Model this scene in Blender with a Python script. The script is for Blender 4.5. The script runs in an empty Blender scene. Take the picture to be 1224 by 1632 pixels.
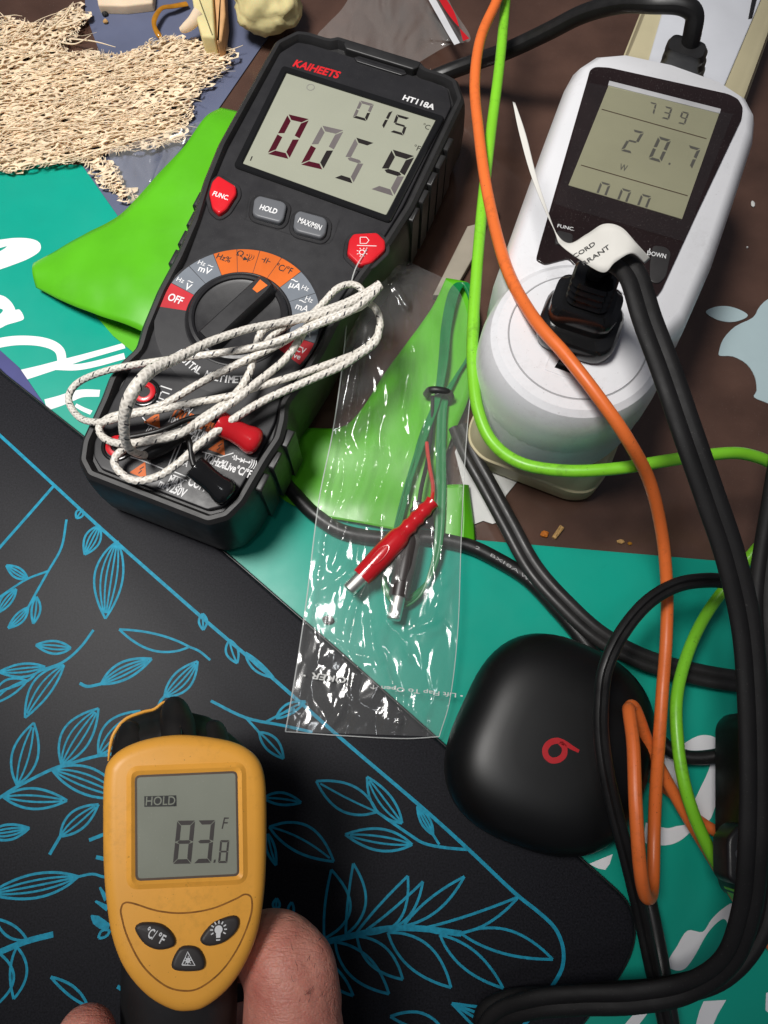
import bpy, bmesh, math, random
import numpy as np
from mathutils import Vector, Matrix, noise
from mathutils.geometry import delaunay_2d_cdt, tessellate_polygon
random.seed(7)
SC = bpy.context.scene
COL = SC.collection
MM = 0.001

# ------------------------------------------------------------------ camera
TH = math.radians(18); FPX = 1281.0; DIST = 345.0
CAM = np.array([0, -DIST*math.sin(TH), DIST*math.cos(TH)])
FW = np.array([0, math.sin(TH), -math.cos(TH)]); RT = np.array([1., 0, 0]); UP = np.cross(RT, FW)
cd = bpy.data.cameras.new('camera'); cam = bpy.data.objects.new('camera', cd); COL.objects.link(cam)
cam.location = CAM*MM; cam.rotation_euler = (TH, 0, 0)
cd.sensor_fit = 'VERTICAL'; cd.sensor_height = 24; cd.lens = 24*FPX/1632
cd.clip_start = 0.01; cd.clip_end = 20
SC.camera = cam
# ------------------------------------------------------------------ light
W = bpy.data.worlds.new('World'); SC.world = W; W.use_nodes = True
W.node_tree.nodes['Background'].inputs[0].default_value = (.80, .84, 1, 1)
W.node_tree.nodes['Background'].inputs[1].default_value = 0.10
def area(name, loc, tgt, size, power, col=(1, .97, .93), size_y=None, spread=180):
    l = bpy.data.lights.new(name, 'AREA'); l.energy = power; l.color = col; l.size = size; l.spread = math.radians(spread)
    if size_y: l.shape = 'RECTANGLE'; l.size_y = size_y
    o = bpy.data.objects.new(name, l); COL.objects.link(o); o.location = Vector(loc)*MM
    o.rotation_euler = (Vector(tgt)-Vector(loc)).to_track_quat('-Z', 'Y').to_euler()
    return o
def spot(name, loc, tgt, power, deg, radius, col, blend=1):
    l = bpy.data.lights.new(name, 'SPOT'); l.energy = power; l.color = col; l.spot_size = math.radians(deg); l.spot_blend = blend; l.shadow_soft_size = radius
    o = bpy.data.objects.new(name, l); COL.objects.link(o); o.location = Vector(loc)*MM
    o.rotation_euler = (Vector(tgt)-Vector(loc)).to_track_quat('-Z', 'Y').to_euler(); return o
spot('ceiling_spot', (-380, 100, 1250), (-80, 150, 0), 97, 37, .19, (1, .975, .94))
area('ceiling_light', (-73, -290, 1500), (-20, 0, 0), .16, 1.1, (.94, .97, 1), .10)
vs = SC.view_settings
vs.view_transform = 'Standard'; vs.look = 'None'; vs.exposure = 0; vs.gamma = 1; vs.use_curve_mapping = False

# ------------------------------------------------------------------ projection helpers (millimetres)
def ray(px, py): return FW + RT*((px-612)/FPX) + UP*((816-py)/FPX)
def P(px, py, z=0):
    d = ray(px, py); return CAM + d*((z-CAM[2])/d[2])
class Fr:
    def __init__(s, o, x, n=(0, 0, 1)):
        s.o = np.array(o, float); s.n = np.array(n, float)/np.linalg.norm(n)
        x = np.array(x, float); x = x-s.n*(x@s.n); s.x = x/np.linalg.norm(x); s.y = np.cross(s.n, s.x)
    def at(s, px, py, h=0):
        d = ray(px, py); o = s.o+s.n*h
        q = CAM + d*(((o-CAM)@s.n)/(d@s.n)) - s.o
        return np.array((q@s.x, q@s.y, h))
    def w(s, p): return s.o+s.x*p[0]+s.y*p[1]+s.n*p[2]
    def mat(s):
        m = Matrix.Identity(4)
        for i in range(3):
            m[i][0] = s.x[i]; m[i][1] = s.y[i]; m[i][2] = s.n[i]; m[i][3] = s.o[i]*MM
        return m
def flat(deg, o=(0, 0, 0)): return Fr(o, (math.cos(math.radians(deg)), math.sin(math.radians(deg)), 0))
G = flat(0)

# ------------------------------------------------------------------ materials
def lin(c):
    return tuple((x/255/12.92 if x <= 10 else ((x/255+.055)/1.055)**2.4) for x in c)
class NT:
    def __init__(s, m): s.t = m.node_tree; s.N = s.t.nodes; s.L = s.t.links
    def n(s, typ, **kw):
        nd = s.N.new(typ)
        for k, v in kw.items():
            if k.startswith('i_'): 
                key = k[2:]; key = int(key) if key.isdigit() else key
                s.set(nd.inputs[key], v)
            else: setattr(nd, k, v)
        return nd
    def set(s, inp, v):
        if isinstance(v, bpy.types.NodeSocket): s.L.new(v, inp)
        else: inp.default_value = v
    def m(s, op, a, b=None, c=None):
        nd = s.N.new('ShaderNodeMath'); nd.operation = op
        for i, v in enumerate((a, b, c)):
            if v is not None: s.set(nd.inputs[i], v)
        return nd.outputs[0]
    def mix(s, f, a, b):
        nd = s.N.new('ShaderNodeMix'); nd.data_type = 'RGBA'
        s.set(nd.inputs[0], f); s.set(nd.inputs[6], a); s.set(nd.inputs[7], b)
        return nd.outputs[2]
    def noise(s, scale, detail=3, rough=.55, vec=None):
        nd = s.N.new('ShaderNodeTexNoise'); nd.inputs['Scale'].default_value = scale
        nd.inputs['Detail'].default_value = detail; nd.inputs['Roughness'].default_value = rough
        if vec is None: vec = s.geo('obj')
        s.L.new(vec, nd.inputs['Vector']); return nd.outputs['Fac']
    def geo(s, k):
        if k == 'obj': return s.n('ShaderNodeTexCoord').outputs['Object']
    def ramp(s, f, stops):
        nd = s.N.new('ShaderNodeValToRGB'); s.L.new(f, nd.inputs[0]); cr = nd.color_ramp
        while len(cr.elements) < len(stops): cr.elements.new(.5)
        for e, (p, c) in zip(cr.elements, stops): e.position = p; e.color = (c if len(c) == 4 else (*c, 1)) if hasattr(c, '__len__') else (c, c, c, 1)
        return nd.outputs[0]
MATS = {}
def mat(name, color, rough=.5, spec=.5, var=.12, vscale=60, bump=0, bscale=900, coat=0, metal=0, rvar=.12, dust=0, sss=0, trans=0, alpha=1, spots=0, spotc=(.03, .02, .015)):
    if name in MATS: return MATS[name]
    m = bpy.data.materials.new(name); m.use_nodes = True; t = NT(m)
    b = t.N['Principled BSDF']; c = (*color, 1)
    f = t.noise(vscale, 4)
    dark = tuple(x*(1-var) for x in color)+(1,); lite = tuple(min(1, x*(1+var)) for x in color)+(1,)
    colr = t.ramp(f, [(.3, dark), (.7, lite)])
    if dust:
        d = t.noise(2600, 2, .7); d2 = t.noise(90, 3)
        k = t.m('MULTIPLY', t.m('GREATER_THAN', d, .70), t.m('GREATER_THAN', d2, .42))
        colr = t.mix(t.m('MULTIPLY', k, dust), colr, (.55, .53, .5, 1))
    if spots:
        d = t.noise(1100, 2, .6); d2 = t.noise(140, 3); d3 = t.noise(420, 3, .7)
        k = t.m('MULTIPLY', t.m('GREATER_THAN', d, .705), t.m('GREATER_THAN', d2, .5))
        sm = t.m('MULTIPLY', t.m('MAXIMUM', t.m('SUBTRACT', t.m('MULTIPLY', d3, t.noise(45, 3)), .28), 0), 2.4)
        colr = t.mix(t.m('MINIMUM', t.m('ADD', t.m('MULTIPLY', k, spots), t.m('MULTIPLY', sm, spots)), .85), colr, (*spotc, 1))
    t.set(b.inputs['Base Color'], colr)
    rf = t.m('ADD', t.m('MULTIPLY', t.m('SUBTRACT', t.noise(vscale*2.3, 4), .5), rvar*2), rough)
    t.set(b.inputs['Roughness'], rf)
    b.inputs['Specular IOR Level'].default_value = spec; b.inputs['Metallic'].default_value = metal
    b.inputs['Coat Weight'].default_value = coat; b.inputs['Coat Roughness'].default_value = .08
    if sss:
        b.inputs['Subsurface Weight'].default_value = sss; b.inputs['Subsurface Radius'].default_value = (1, .35, .2); b.inputs['Subsurface Scale'].default_value = .003
    if trans: b.inputs['Transmission Weight'].default_value = trans
    if alpha < 1: b.inputs['Alpha'].default_value = alpha
    if bump:
        bn = t.n('ShaderNodeBump'); bn.inputs['Strength'].default_value = 1; bn.inputs['Distance'].default_value = bump*MM
        t.set(bn.inputs['Height'], t.noise(bscale, 4, .6)); t.set(b.inputs['Normal'], bn.outputs[0])
    MATS[name] = m; return m

M_desk = mat('desk_laminate', lin((80, 58, 49)), .22, .5, .30, 26, .012, 500, dust=.3, coat=.3)
M_teal = mat('teal_card', (.004, .335, .245), .38, .35, .06, 22, .01, 300)
M_white_ink = mat('white_ink', (.80, .80, .82), .4, .3, .03)
M_blue = mat('blue_card', lin((70, 72, 125)), .5, .3, .1)
M_slate = mat('slate_card', lin((92, 98, 122)), .5, .3, .12, 30, .02, 600)
M_mat = mat('black_mat', (.0125, .0125, .0158), .43, .13, .5, 1500, .02, 1900, rvar=.06, dust=.05)
M_matedge = mat('black_mat_edge', (.012, .012, .013), .35, .5)
M_cyan = mat('cyan_ink', lin((24, 142, 172)), .5, .15, .22, 500)
M_blk = mat('black_plastic', (.0145, .014, .0155), .40, .5, .2, 80, .012, 2600, dust=.05)
M_face = mat('charcoal_plastic', (.0165, .016, .018), .45, .5, .15, 80, .012, 3000, dust=.10)
M_rub = mat('black_rubber', (.0155, .015, .0155), .46, .5, .2, 80, .015, 2200, dust=.06)
M_gloss = mat('glossy_black', (.009, .009, .0095), .16, .5, .1, 60)
M_lcdA = mat('lcd_grey_green', lin((156, 158, 142)), .16, .5, .05, 25, coat=.6)
M_lcdC = mat('lcd_olive', lin((150, 148, 122)), .2, .5, .06, 30, coat=.5)
M_lcdT = mat('lcd_warm_grey', lin((140, 143, 130)), .22, .5, .05, 40, coat=.4, dust=.25)
M_seg = mat('lcd_segment_dark', lin((62, 58, 62)), .3, .3)
M_segl = mat('lcd_segment_faint', lin((128, 126, 122)), .3, .3)
M_segr = mat('lcd_segment_maroon', lin((70, 16, 30)), .3, .3)
M_segb = mat('lcd_segment_black', lin((38, 34, 34)), .3, .3)
M_segc = mat('lcd_segment_olive', lin((84, 82, 76)), .3, .3)
M_red = mat('red_button', (.62, .012, .02), .3, .5, .08, coat=.2)
M_redp = mat('red_plug_plastic', (.52, .012, .018), .2, .5, .08, coat=.4)
M_redl = mat('red_print', (.50, .022, .032), .45, .3)
M_org = mat('orange_print', (.62, .125, .012), .45, .3)
M_grey = mat('grey_print', lin((112, 118, 126)), .45, .3)
M_btn = mat('grey_button', lin((98, 100, 104)), .42, .4)
M_wtxt = mat('white_lettering', (.74, .74, .74), .5, .3)
M_rtxt = mat('red_lettering', (.60, .014, .02), .5, .3)
M_ktxt = mat('black_lettering', (.02, .02, .02), .5, .3)
M_line = mat('dark_print_line', (.05, .025, .012), .5, .3)
M_wplas = mat('white_plastic', (.76, .76, .78), .32, .5, .03, 30, .006, 1500, rvar=.08, spots=.35, spotc=(.3, .27, .24))
M_wseam = mat('grey_seam', (.42, .42, .43), .4, .3)
M_cream = mat('aged_cream_plastic', lin((196, 186, 152)), .42, .45, .08, 30, .01, 900, dust=.08)
M_stripw = mat('strip_white_top', lin((214, 216, 222)), .35, .45, .06, 30)
M_panel = mat('smoked_panel', lin((34, 24, 24)), .13, .5, .25, 50, dust=.30)
M_cable = mat('black_cable', (.0095, .009, .009), .42, .45, .25, 70, .014, 900, dust=.14, rvar=.2)
M_cordm = mat('flat_black_cord', (.0095, .0088, .009), .6, .3, .25, 70, .014, 900, dust=.12, rvar=.15)
M_cableO = mat('dusty_black_cable', (.019, .018, .0175), .42, .45, .3, 90, .012, 1200, dust=.22)
M_ocab = mat('orange_cable', (.80, .17, .035), .38, .45, .08, 40, .012, 700, spots=.6, rvar=.2)
M_gcab = mat('lime_cable', (.22, .62, .028), .36, .5, .08, 40, .012, 700, spots=.7, rvar=.2)
M_sleeve = mat('lime_plastic_sheet', (.095, .44, .010), .34, .45, .10, 26, .03, 60, spots=.08)
M_wire = mat('green_wire', (.004, .19, .05), .35, .5, .1, 80)
M_rwire = mat('red_wire', (.55, .03, .02), .35, .5)
M_steel = mat('nickel', (.80, .78, .74), .42, .5, .05, 60, metal=1)
M_yel = mat('yellow_plastic', (.86, .40, .055), .42, .45, .07, 35, .012, 2400, spots=.42, spotc=(.20, .09, .02))
M_yeldark = mat('grimy_groove', (.28, .11, .015), .6, .3, .3, 400)
M_lace = mat('dried_fibre', lin((236, 214, 184)), .7, .25, .12, 120, .05, 1600, sss=.12)
M_foam = mat('pale_yellow_foam', lin((216, 202, 148)), .7, .25, .14, 60, .06, 900, sss=.15)
M_foamw = mat('cream_foam', lin((226, 204, 176)), .7, .25, .1, 60, .05, 900, sss=.15)
M_tie = mat('amber_plastic', (.40, .17, .012), .2, .5, .2, 200, coat=.4)
M_paper = mat('white_paper', (.72, .70, .65), .7, .2, .05, 60, .02, 900)
M_pap2 = mat('paper_scrap', (.62, .62, .60), .7, .2, .08, 60, .03, 700)
M_apple = mat('pale_sticker', lin((176, 196, 200)), .4, .4, .03, 60)
M_case = mat('matte_black_case', (.004, .004, .0042), .38, .32, .06, 20, .006, 4500, rvar=.02)
M_logo = mat('red_logo', (.46, .010, .016), .35, .4)
M_crumbo = mat('orange_crumb', lin((190, 110, 40)), .7, .2, .3, 900)
M_crumbt = mat('tan_crumb', lin((190, 150, 96)), .7, .2, .3, 900)
M_tape = mat('grey_strip', lin((150, 142, 128)), .5, .3, .1)

def skin_mat():
    m = bpy.data.materials.new('skin'); m.use_nodes = True; t = NT(m); b = t.N['Principled BSDF']
    c = t.ramp(t.noise(70, 5, .65), [(.3, lin((190, 116, 102))), (.55, lin((212, 142, 124))), (.75, lin((222, 156, 138)))])
    blot = t.noise(330, 3, .6)
    c = t.mix(t.m('MULTIPLY', t.m('SUBTRACT', blot, .45), .8), c, (*lin((186, 100, 92)), 1))
    t.set(b.inputs['Base Color'], c); b.inputs['Roughness'].default_value = .48
    b.inputs['Subsurface Weight'].default_value = .25; b.inputs['Subsurface Radius'].default_value = (1, .3, .18); b.inputs['Subsurface Scale'].default_value = .0025
    v = t.n('ShaderNodeTexVoronoi'); v.inputs['Scale'].default_value = 1500; t.L.new(t.geo('obj'), v.inputs['Vector'])
    mp = t.n('ShaderNodeMapping'); mp.inputs['Scale'].default_value = (.35, 1.6, 1); t.L.new(t.geo('obj'), mp.inputs['Vector'])
    cr = t.m('ABSOLUTE', t.m('SUBTRACT', t.noise(190, 3, .6, mp.outputs[0]), .5))
    h = t.m('ADD', t.m('ADD', t.m('MULTIPLY', v.outputs['Distance'], .35), t.m('MULTIPLY', t.noise(260, 5, .7), .8)), t.m('MULTIPLY', t.m('MINIMUM', cr, .06), 5))
    bn = t.n('ShaderNodeBump'); bn.inputs['Strength'].default_value = .8; bn.inputs['Distance'].default_value = .00035
    t.set(bn.inputs['Height'], h); t.set(b.inputs['Normal'], bn.outputs[0]); return m
M_skin = skin_mat()
M_nail = mat('fingernail', lin((206, 140, 124)), .3, .5, .05)

def braid_mat():
    m = bpy.data.materials.new('braided_cotton'); m.use_nodes = True; t = NT(m); b = t.N['Principled BSDF']
    u = t.n('ShaderNodeAttribute', attribute_name='u').outputs['Fac']; v = t.n('ShaderNodeAttribute', attribute_name='v').outputs['Fac']
    A = t.m('MULTIPLY', t.m('ADD', t.m('DIVIDE', u, 2.6), t.m('MULTIPLY', v, 4)), 6.2832)
    B = t.m('MULTIPLY', t.m('SUBTRACT', t.m('DIVIDE', u, 2.6), t.m('MULTIPLY', v, 4)), 6.2832)
    h = t.m('MAXIMUM', t.m('MULTIPLY', t.m('ADD', t.m('SINE', A), 1), .5), t.m('MULTIPLY', t.m('ADD', t.m('SINE', B), 1), .45))
    hel = t.m('FRACT', t.m('ADD', t.m('DIVIDE', u, 7.4), v))
    tick = t.m('LESS_THAN', t.m('ABSOLUTE', t.m('SUBTRACT', hel, .5)), .05)
    gate = t.m('GREATER_THAN', t.m('SINE', t.m('MULTIPLY', v, 6.2832*3)), -.1)
    base = t.mix(h, (.56, .52, .46, 1), (.78, .74, .67, 1))
    base = t.mix(t.m('MULTIPLY', t.m('MULTIPLY', tick, gate), .95), base, (.02, .02, .03, 1))
    t.set(b.inputs['Base Color'], base); b.inputs['Roughness'].default_value = .38; b.inputs['Specular IOR Level'].default_value = .55
    bn = t.n('ShaderNodeBump'); bn.inputs['Distance'].default_value = .00018; t.set(bn.inputs['Height'], h); t.set(b.inputs['Normal'], bn.outputs[0])
    return m
M_braid = braid_mat()

def film_mat(name, milk=.03, rough=.06, tint=(.97, .98, .97), bump=.0003, bs=55):
    m = bpy.data.materials.new(name); m.use_nodes = True; t = NT(m)
    for n in list(t.N): t.N.remove(n)
    out = t.n('ShaderNodeOutputMaterial')
    bn = t.n('ShaderNodeBump'); bn.inputs['Strength'].default_value = 1; bn.inputs['Distance'].default_value = bump
    mp = t.n('ShaderNodeMapping'); mp.inputs['Scale'].default_value = (1, .35, 1); mp.inputs['Rotation'].default_value = (0, 0, .2)
    t.L.new(t.geo('obj'), mp.inputs['Vector'])
    t.set(bn.inputs['Height'], t.noise(bs, 5, .55, mp.outputs[0]))
    tr = t.n('ShaderNodeBsdfTransparent'); tr.inputs[0].default_value = (*tint, 1)
    gl = t.n('ShaderNodeBsdfGlossy'); gl.inputs['Roughness'].default_value = rough; t.set(gl.inputs['Normal'], bn.outputs[0])
    df = t.n('ShaderNodeBsdfDiffuse'); df.inputs[0].default_value = (.7, .7, .68, 1); t.set(df.inputs['Normal'], bn.outputs[0])
    fr = t.n('ShaderNodeFresnel'); fr.inputs['IOR'].default_value = 1.5; t.set(fr.inputs['Normal'], bn.outputs[0])
    m1 = t.n('ShaderNodeMixShader'); m1.inputs[0].default_value = milk; t.L.new(tr.outputs[0], m1.inputs[1]); t.L.new(df.outputs[0], m1.inputs[2])
    m2 = t.n('ShaderNodeMixShader'); t.set(m2.inputs[0], t.m('MINIMUM', t.m('MULTIPLY', fr.outputs[0], .95), .26)); t.L.new(m1.outputs[0], m2.inputs[1]); t.L.new(gl.outputs[0], m2.inputs[2])
    t.L.new(m2.outputs[0], out.inputs[0]); return m
M_bag = film_mat('clear_film', .075, .10, (1, 1, 1), .00004, 60)
M_bag2 = film_mat('cloudy_film', .13, .12, (.98, .98, .97), .00008, 60)
M_film = film_mat('display_protector', .008, .06, (.95, .95, .95), .00012, 90)

# ------------------------------------------------------------------ mesh builders (local millimetres)
def area2(p): return sum(p[i-1][0]*p[i][1]-p[i][0]*p[i-1][1] for i in range(len(p)))/2
def ccw(p):
    p = [tuple(map(float, q[:2])) for q in p]
    return p if area2(p) > 0 else p[::-1]
def inset(p, d):
    n = len(p); r = []
    for i in range(n):
        a = np.array(p[i-1]); b = np.array(p[i]); c = np.array(p[(i+1) % n])
        e1 = b-a; e2 = c-b; e1 /= np.linalg.norm(e1)+1e-9; e2 /= np.linalg.norm(e2)+1e-9
        n1 = np.array((-e1[1], e1[0])); n2 = np.array((-e2[1], e2[0])); m = n1+n2; l = m@m
        m = m*(2/max(l, .5)) if l > 1e-6 else n1
        r.append(tuple(b+m*d/1.0*.5*1.0 if False else b+(n1+n2)/max(1e-6, 1+n1@n2 if n1@n2 > -.6 else .4)*d))
    return r
def rounded(p, r, seg=4):
    p = ccw(p); n = len(p); out = []
    for i in range(n):
        a = np.array(p[i-1]); b = np.array(p[i]); c = np.array(p[(i+1) % n])
        la = np.linalg.norm(a-b); lc = np.linalg.norm(c-b); d = min(r, la*.48, lc*.48)
        s = b+(a-b)/la*d; e = b+(c-b)/lc*d
        for k in range(seg+1):
            t = k/seg; out.append(tuple((1-t)**2*s+2*t*(1-t)*b+t*t*e))
    return out
def smooth_closed(p, sub=6):
    p = [np.array(q[:2], float) for q in p]; n = len(p); o = []
    for i in range(n):
        a, b, c, d = p[i-1], p[i], p[(i+1) % n], p[(i+2) % n]
        for k in range(sub):
            t = k/sub; o.append(tuple(.5*((2*b)+(c-a)*t+(2*a-5*b+4*c-d)*t*t+(3*b-a-3*c+d)*t**3)))
    return ccw(o)
def spline(p, sub=8):
    p = [np.array(q, float) for q in p]
    if len(p) < 3 and sub > 1:
        return [p[0]+(p[1]-p[0])*k/sub for k in range(sub+1)]
    q = [2*p[0]-p[1]]+p+[2*p[-1]-p[-2]]; o = []
    for i in range(1, len(q)-2):
        a, b, c, d = q[i-1], q[i], q[i+1], q[i+2]
        # centripetal-like damping keeps uneven spacing from overshooting
        for k in range(sub):
            t = k/sub; o.append(.5*((2*b)+(c-a)*t+(2*a-5*b+4*c-d)*t*t+(3*b-a-3*c+d)*t**3))
    o.append(p[-1]); return o
def inpoly(x, y, p):
    r = False; n = len(p)
    for i in range(n):
        x1, y1 = p[i-1][:2]; x2, y2 = p[i][:2]
        if (y1 > y) != (y2 > y) and x < (x2-x1)*(y-y1)/(y2-y1)+x1: r = not r
    return r
class MB:
    def __init__(s): s.v = []; s.f = []; s.u = {}; s.mi = []; s.cur = 0
    def add(s, v, f, attr=None):
        k = len(s.v); s.v += [tuple(map(float, q)) for q in v]; s.f += [tuple(i+k for i in g) for g in f]; s.mi += [s.cur]*len(f)
        if attr:
            for i, a in enumerate(attr): s.u[k+i] = a
        return s
    def loft(s, rings, cap0=True, cap1=True):
        n = len(rings[0]); v = [q for r in rings for q in r]; f = []
        for j in range(len(rings)-1):
            for i in range(n):
                a = j*n+i; b = j*n+(i+1) % n; f.append((a, b, b+n, a+n))
        if cap0: f.append(tuple(range(n-1, -1, -1)))
        if cap1: f.append(tuple(range((len(rings)-1)*n, len(rings)*n)))
        return s.add(v, f)
    def prism(s, outline, z0, z1, b=0, seg=3, bb=0):
        p = ccw(outline); R = []
        if bb:
            for k in range(seg+1):
                a = math.pi/2*k/seg; q = inset(p, bb*(1-math.sin(a))) ; R.append([(x, y, z0+bb*(1-math.cos(a))) for x, y in q])
        else: R.append([(x, y, z0) for x, y in p])
        if b:
            for k in range(seg+1):
                a = math.pi/2*k/seg; q = inset(p, b*(1-math.cos(a))); R.append([(x, y, z1-b+b*math.sin(a)) for x, y in q])
        else: R.append([(x, y, z1) for x, y in p])
        return s.loft(R)
    def plate(s, outline, z):     # single flat face
        p = ccw(outline); return s.add([(x, y, z) for x, y in p], [tuple(range(len(p)))])
    def ring(s, outer, inner, z0, z1, b=0):   # frame between two outlines with the same count
        o = ccw(outer); i = ccw(inner); n = len(o)
        R = [[(x, y, z0) for x, y in o], [(x, y, z1-b) for x, y in o]]
        if b: R.append([(x, y, z1) for x, y in inset(o, b)]); R.append([(x, y, z1) for x, y in inset(i, -b)])
        R += [[(x, y, z1-b) for x, y in i], [(x, y, z0) for x, y in i], [(x, y, z0) for x, y in o]]
        return s.loft(R, False, False)
    def tube(s, pts, r, n=10, sub=8, up=None, h=None, closed=False, cap=True, shape=None, attrs=True):
        """pts local mm; r radius or list; h half height for flat section; shape(theta)->(a,b) custom section"""
        rr = r if hasattr(r, '__len__') else [r]*len(pts)
        hh = h if hasattr(h, '__len__') else ([h]*len(pts) if h else rr)
        q = spline([(*p, a, b) for p, a, b in zip(pts, rr, hh)], sub) if sub > 1 else [np.array((*p, a, b), float) for p, a, b in zip(pts, rr, hh)]
        C = [p[:3] for p in q]; v = []; at = []; L = 0
        N = None
        for i, c in enumerate(C):
            t = (C[min(i+1, len(C)-1)]-C[max(i-1, 0)]); t /= np.linalg.norm(t)+1e-9
            if i: L += np.linalg.norm(c-C[i-1])
            if up is not None: N = np.cross(np.array(up, float), t)
            elif N is None: N = np.cross((0, 0, 1.), t) if abs(t[2]) < .9 else np.cross((1., 0, 0), t)
            else: N = N-t*(N@t)
            N = N/(np.linalg.norm(N)+1e-9); B = np.cross(t, N)
            for k in range(n+1):
                th = 2*math.pi*k/n
                a, b = (math.cos(th), math.sin(th)) if shape is None else shape(th)
                v.append(c+N*a*q[i][3]+B*b*q[i][4]); at.append((L, k/n))
        f = []; w = n+1
        for i in range(len(C)-1):
            for k in range(n):
                a = i*w+k; f.append((a, a+1, a+w+1, a+w))
        if cap: f.append(tuple(range(n-1, -1, -1))); f.append(tuple((len(C)-1)*w+k for k in range(n)))
        return s.add(v, f, at)
    def stroke(s, pts, w, z, sub=6, taper=False):
        """flat ribbon of width w on plane z"""
        q = spline([np.array(p[:2]) for p in pts], sub) if sub > 1 else [np.array(p[:2], float) for p in pts]
        v = []; f = []; n = len(q)
        for i, c in enumerate(q):
            t = q[min(i+1, n-1)]-q[max(i-1, 0)]; t = t/(np.linalg.norm(t)+1e-9); m = np.array((-t[1], t[0]))
            ww = w if not hasattr(w, '__len__') else np.interp(i/(n-1), np.linspace(0, 1, len(w)), w)
            if taper: ww = ww*(.35+.65*math.sin(math.pi*min(1, max(0, i/(n-1)))))
            v += [(*(c-m*ww/2), z), (*(c+m*ww/2), z)]
            if i: a = 2*i-2; f.append((a, a+2, a+3, a+1))
        return s.add(v, f)
    def dome(s, cx, cy, cz, rx, ry, rz, n=16, m=6, rot=0):
        R = []
        for j in range(m+1):
            a = math.pi/2*j/m*.97
            R.append([(cx+rx*math.cos(a)*math.cos(2*math.pi*k/n+rot), cy+ry*math.cos(a)*math.sin(2*math.pi*k/n+rot), cz+rz*math.sin(a)) for k in range(n)])
        return s.loft(R)
    def build(s, name, mats, parent=None, smooth=42, fr=None):
        me = bpy.data.meshes.new(name)
        me.from_pydata([tuple(c*MM for c in q) for q in s.v], [], s.f); me.update()
        if s.u:
            for k, nm in enumerate(('u', 'v')):
                a = me.attributes.new(nm, 'FLOAT', 'POINT')
                a.data.foreach_set('value', [s.u.get(i, (0, 0))[k] for i in range(len(s.v))])
        for m in (mats if isinstance(mats, (list, tuple)) else [mats]): me.materials.append(m)
        if any(s.mi): me.polygons.foreach_set('material_index', s.mi)
        if smooth:
            me.polygons.foreach_set('use_smooth', [True]*len(me.polygons)); me.set_sharp_from_angle(angle=math.radians(smooth))
        o = bpy.data.objects.new(name, me); COL.objects.link(o)
        if fr is not None: o.matrix_world = fr.mat()
        if parent: o.parent = parent
        return o
def tag(o, label, cat, group=None, kind=None):
    o['label'] = label; o['category'] = cat
    if group: o['group'] = group
    if kind: o['kind'] = kind
    return o
def thing(name, label, cat, fr=G, group=None):
    o = bpy.data.objects.new(name, None); COL.objects.link(o); o.empty_display_size = .01
    o.matrix_world = fr.mat(); return tag(o, label, cat, group)

# ---- text
_tc = {}
def glyphs(txt, bold=0):
    if (txt, bold) in _tc: return _tc[(txt, bold)]
    cu = bpy.data.curves.new('t', 'FONT'); cu.body = txt; cu.size = 1; cu.offset = bold; cu.resolution_u = 3
    o = bpy.data.objects.new('t', cu); COL.objects.link(o)
    me = bpy.data.meshes.new_from_object(o.evaluated_get(bpy.context.evaluated_depsgraph_get()))
    v = np.array([x.co[:2] for x in me.vertices]); f = [tuple(p.vertices) for p in me.polygons]
    bpy.data.objects.remove(o); bpy.data.curves.remove(cu); bpy.data.meshes.remove(me)
    _tc[(txt, bold)] = (v, f); return v, f
def text(mb, txt, a, b, cap, z, bold=.012, skew=0, mirror=False):
    """a,b: local baseline ends; cap height in mm"""
    v, f = glyphs(txt, bold)
    if not len(v): return
    a = np.array(a[:2]); b = np.array(b[:2]); d = b-a; L = np.linalg.norm(d); x = d/L; y = np.array((-x[1], x[0]))
    x0, x1 = v[:, 0].min(), v[:, 0].max(); s = cap/.70
    q = [(*(a+x*((p[0]-x0)/(x1-x0)*L+skew*p[1]*s)+y*p[1]*s), z) for p in v]
    mb.add(q, f)
def ctext(mb, txt, c, w, cap, ang, z, bold=.012):
    c = np.array(c[:2]); d = np.array((math.cos(ang), math.sin(ang))); y = np.array((-d[1], d[0]))
    text(mb, txt, c-d*w/2-y*cap/2, c+d*w/2-y*cap/2, cap, z, bold)
SEG = {'0': 'abcdef', '1': 'bc', '2': 'abged', '3': 'abgcd', '4': 'fgbc', '5': 'afgcd', '6': 'afgedc', '7': 'abc', '8': 'abcdefg', '9': 'abcdfg'}
def seg7(fr, h, tl, tr, bl, segs, t=.2, gap=.03, only=None):
    """quads for lit segments of one digit; corners in photo pixels on plane h"""
    TL = fr.at(*tl, h)[:2]; TR = fr.at(*tr, h)[:2]; BL = fr.at(*bl, h)[:2]
    X = TR-TL; Y = BL-TL; r = np.linalg.norm(X)/np.linalg.norm(Y); ty = t*r
    def q(*pts): return [(*(TL+X*a+Y*b), h) for a, b in pts]
    g = gap
    S = {'a': q((g, 0), (1-g, 0), (1-t, ty), (t, ty)), 'd': q((t, 1-ty), (1-t, 1-ty), (1-g, 1), (g, 1)),
         'f': q((0, g), (t, ty+g), (t, .5-ty*.45), (0, .5-g*.5)), 'b': q((1, g), (1, .5-g*.5), (1-t, .5-ty*.45), (1-t, ty+g)),
         'e': q((0, .5+g*.5), (t, .5+ty*.45), (t, 1-ty-g), (0, 1-g)), 'c': q((1, .5+g*.5), (1, 1-g), (1-t, 1-ty-g), (1-t, .5+ty*.45)),
         'g': q((t*.5, .5), (t, .5-ty*.4), (1-t, .5-ty*.4), (1-t*.5, .5), (1-t, .5+ty*.4), (t, .5+ty*.4))}
    return [S[k] for k in segs]
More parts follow.
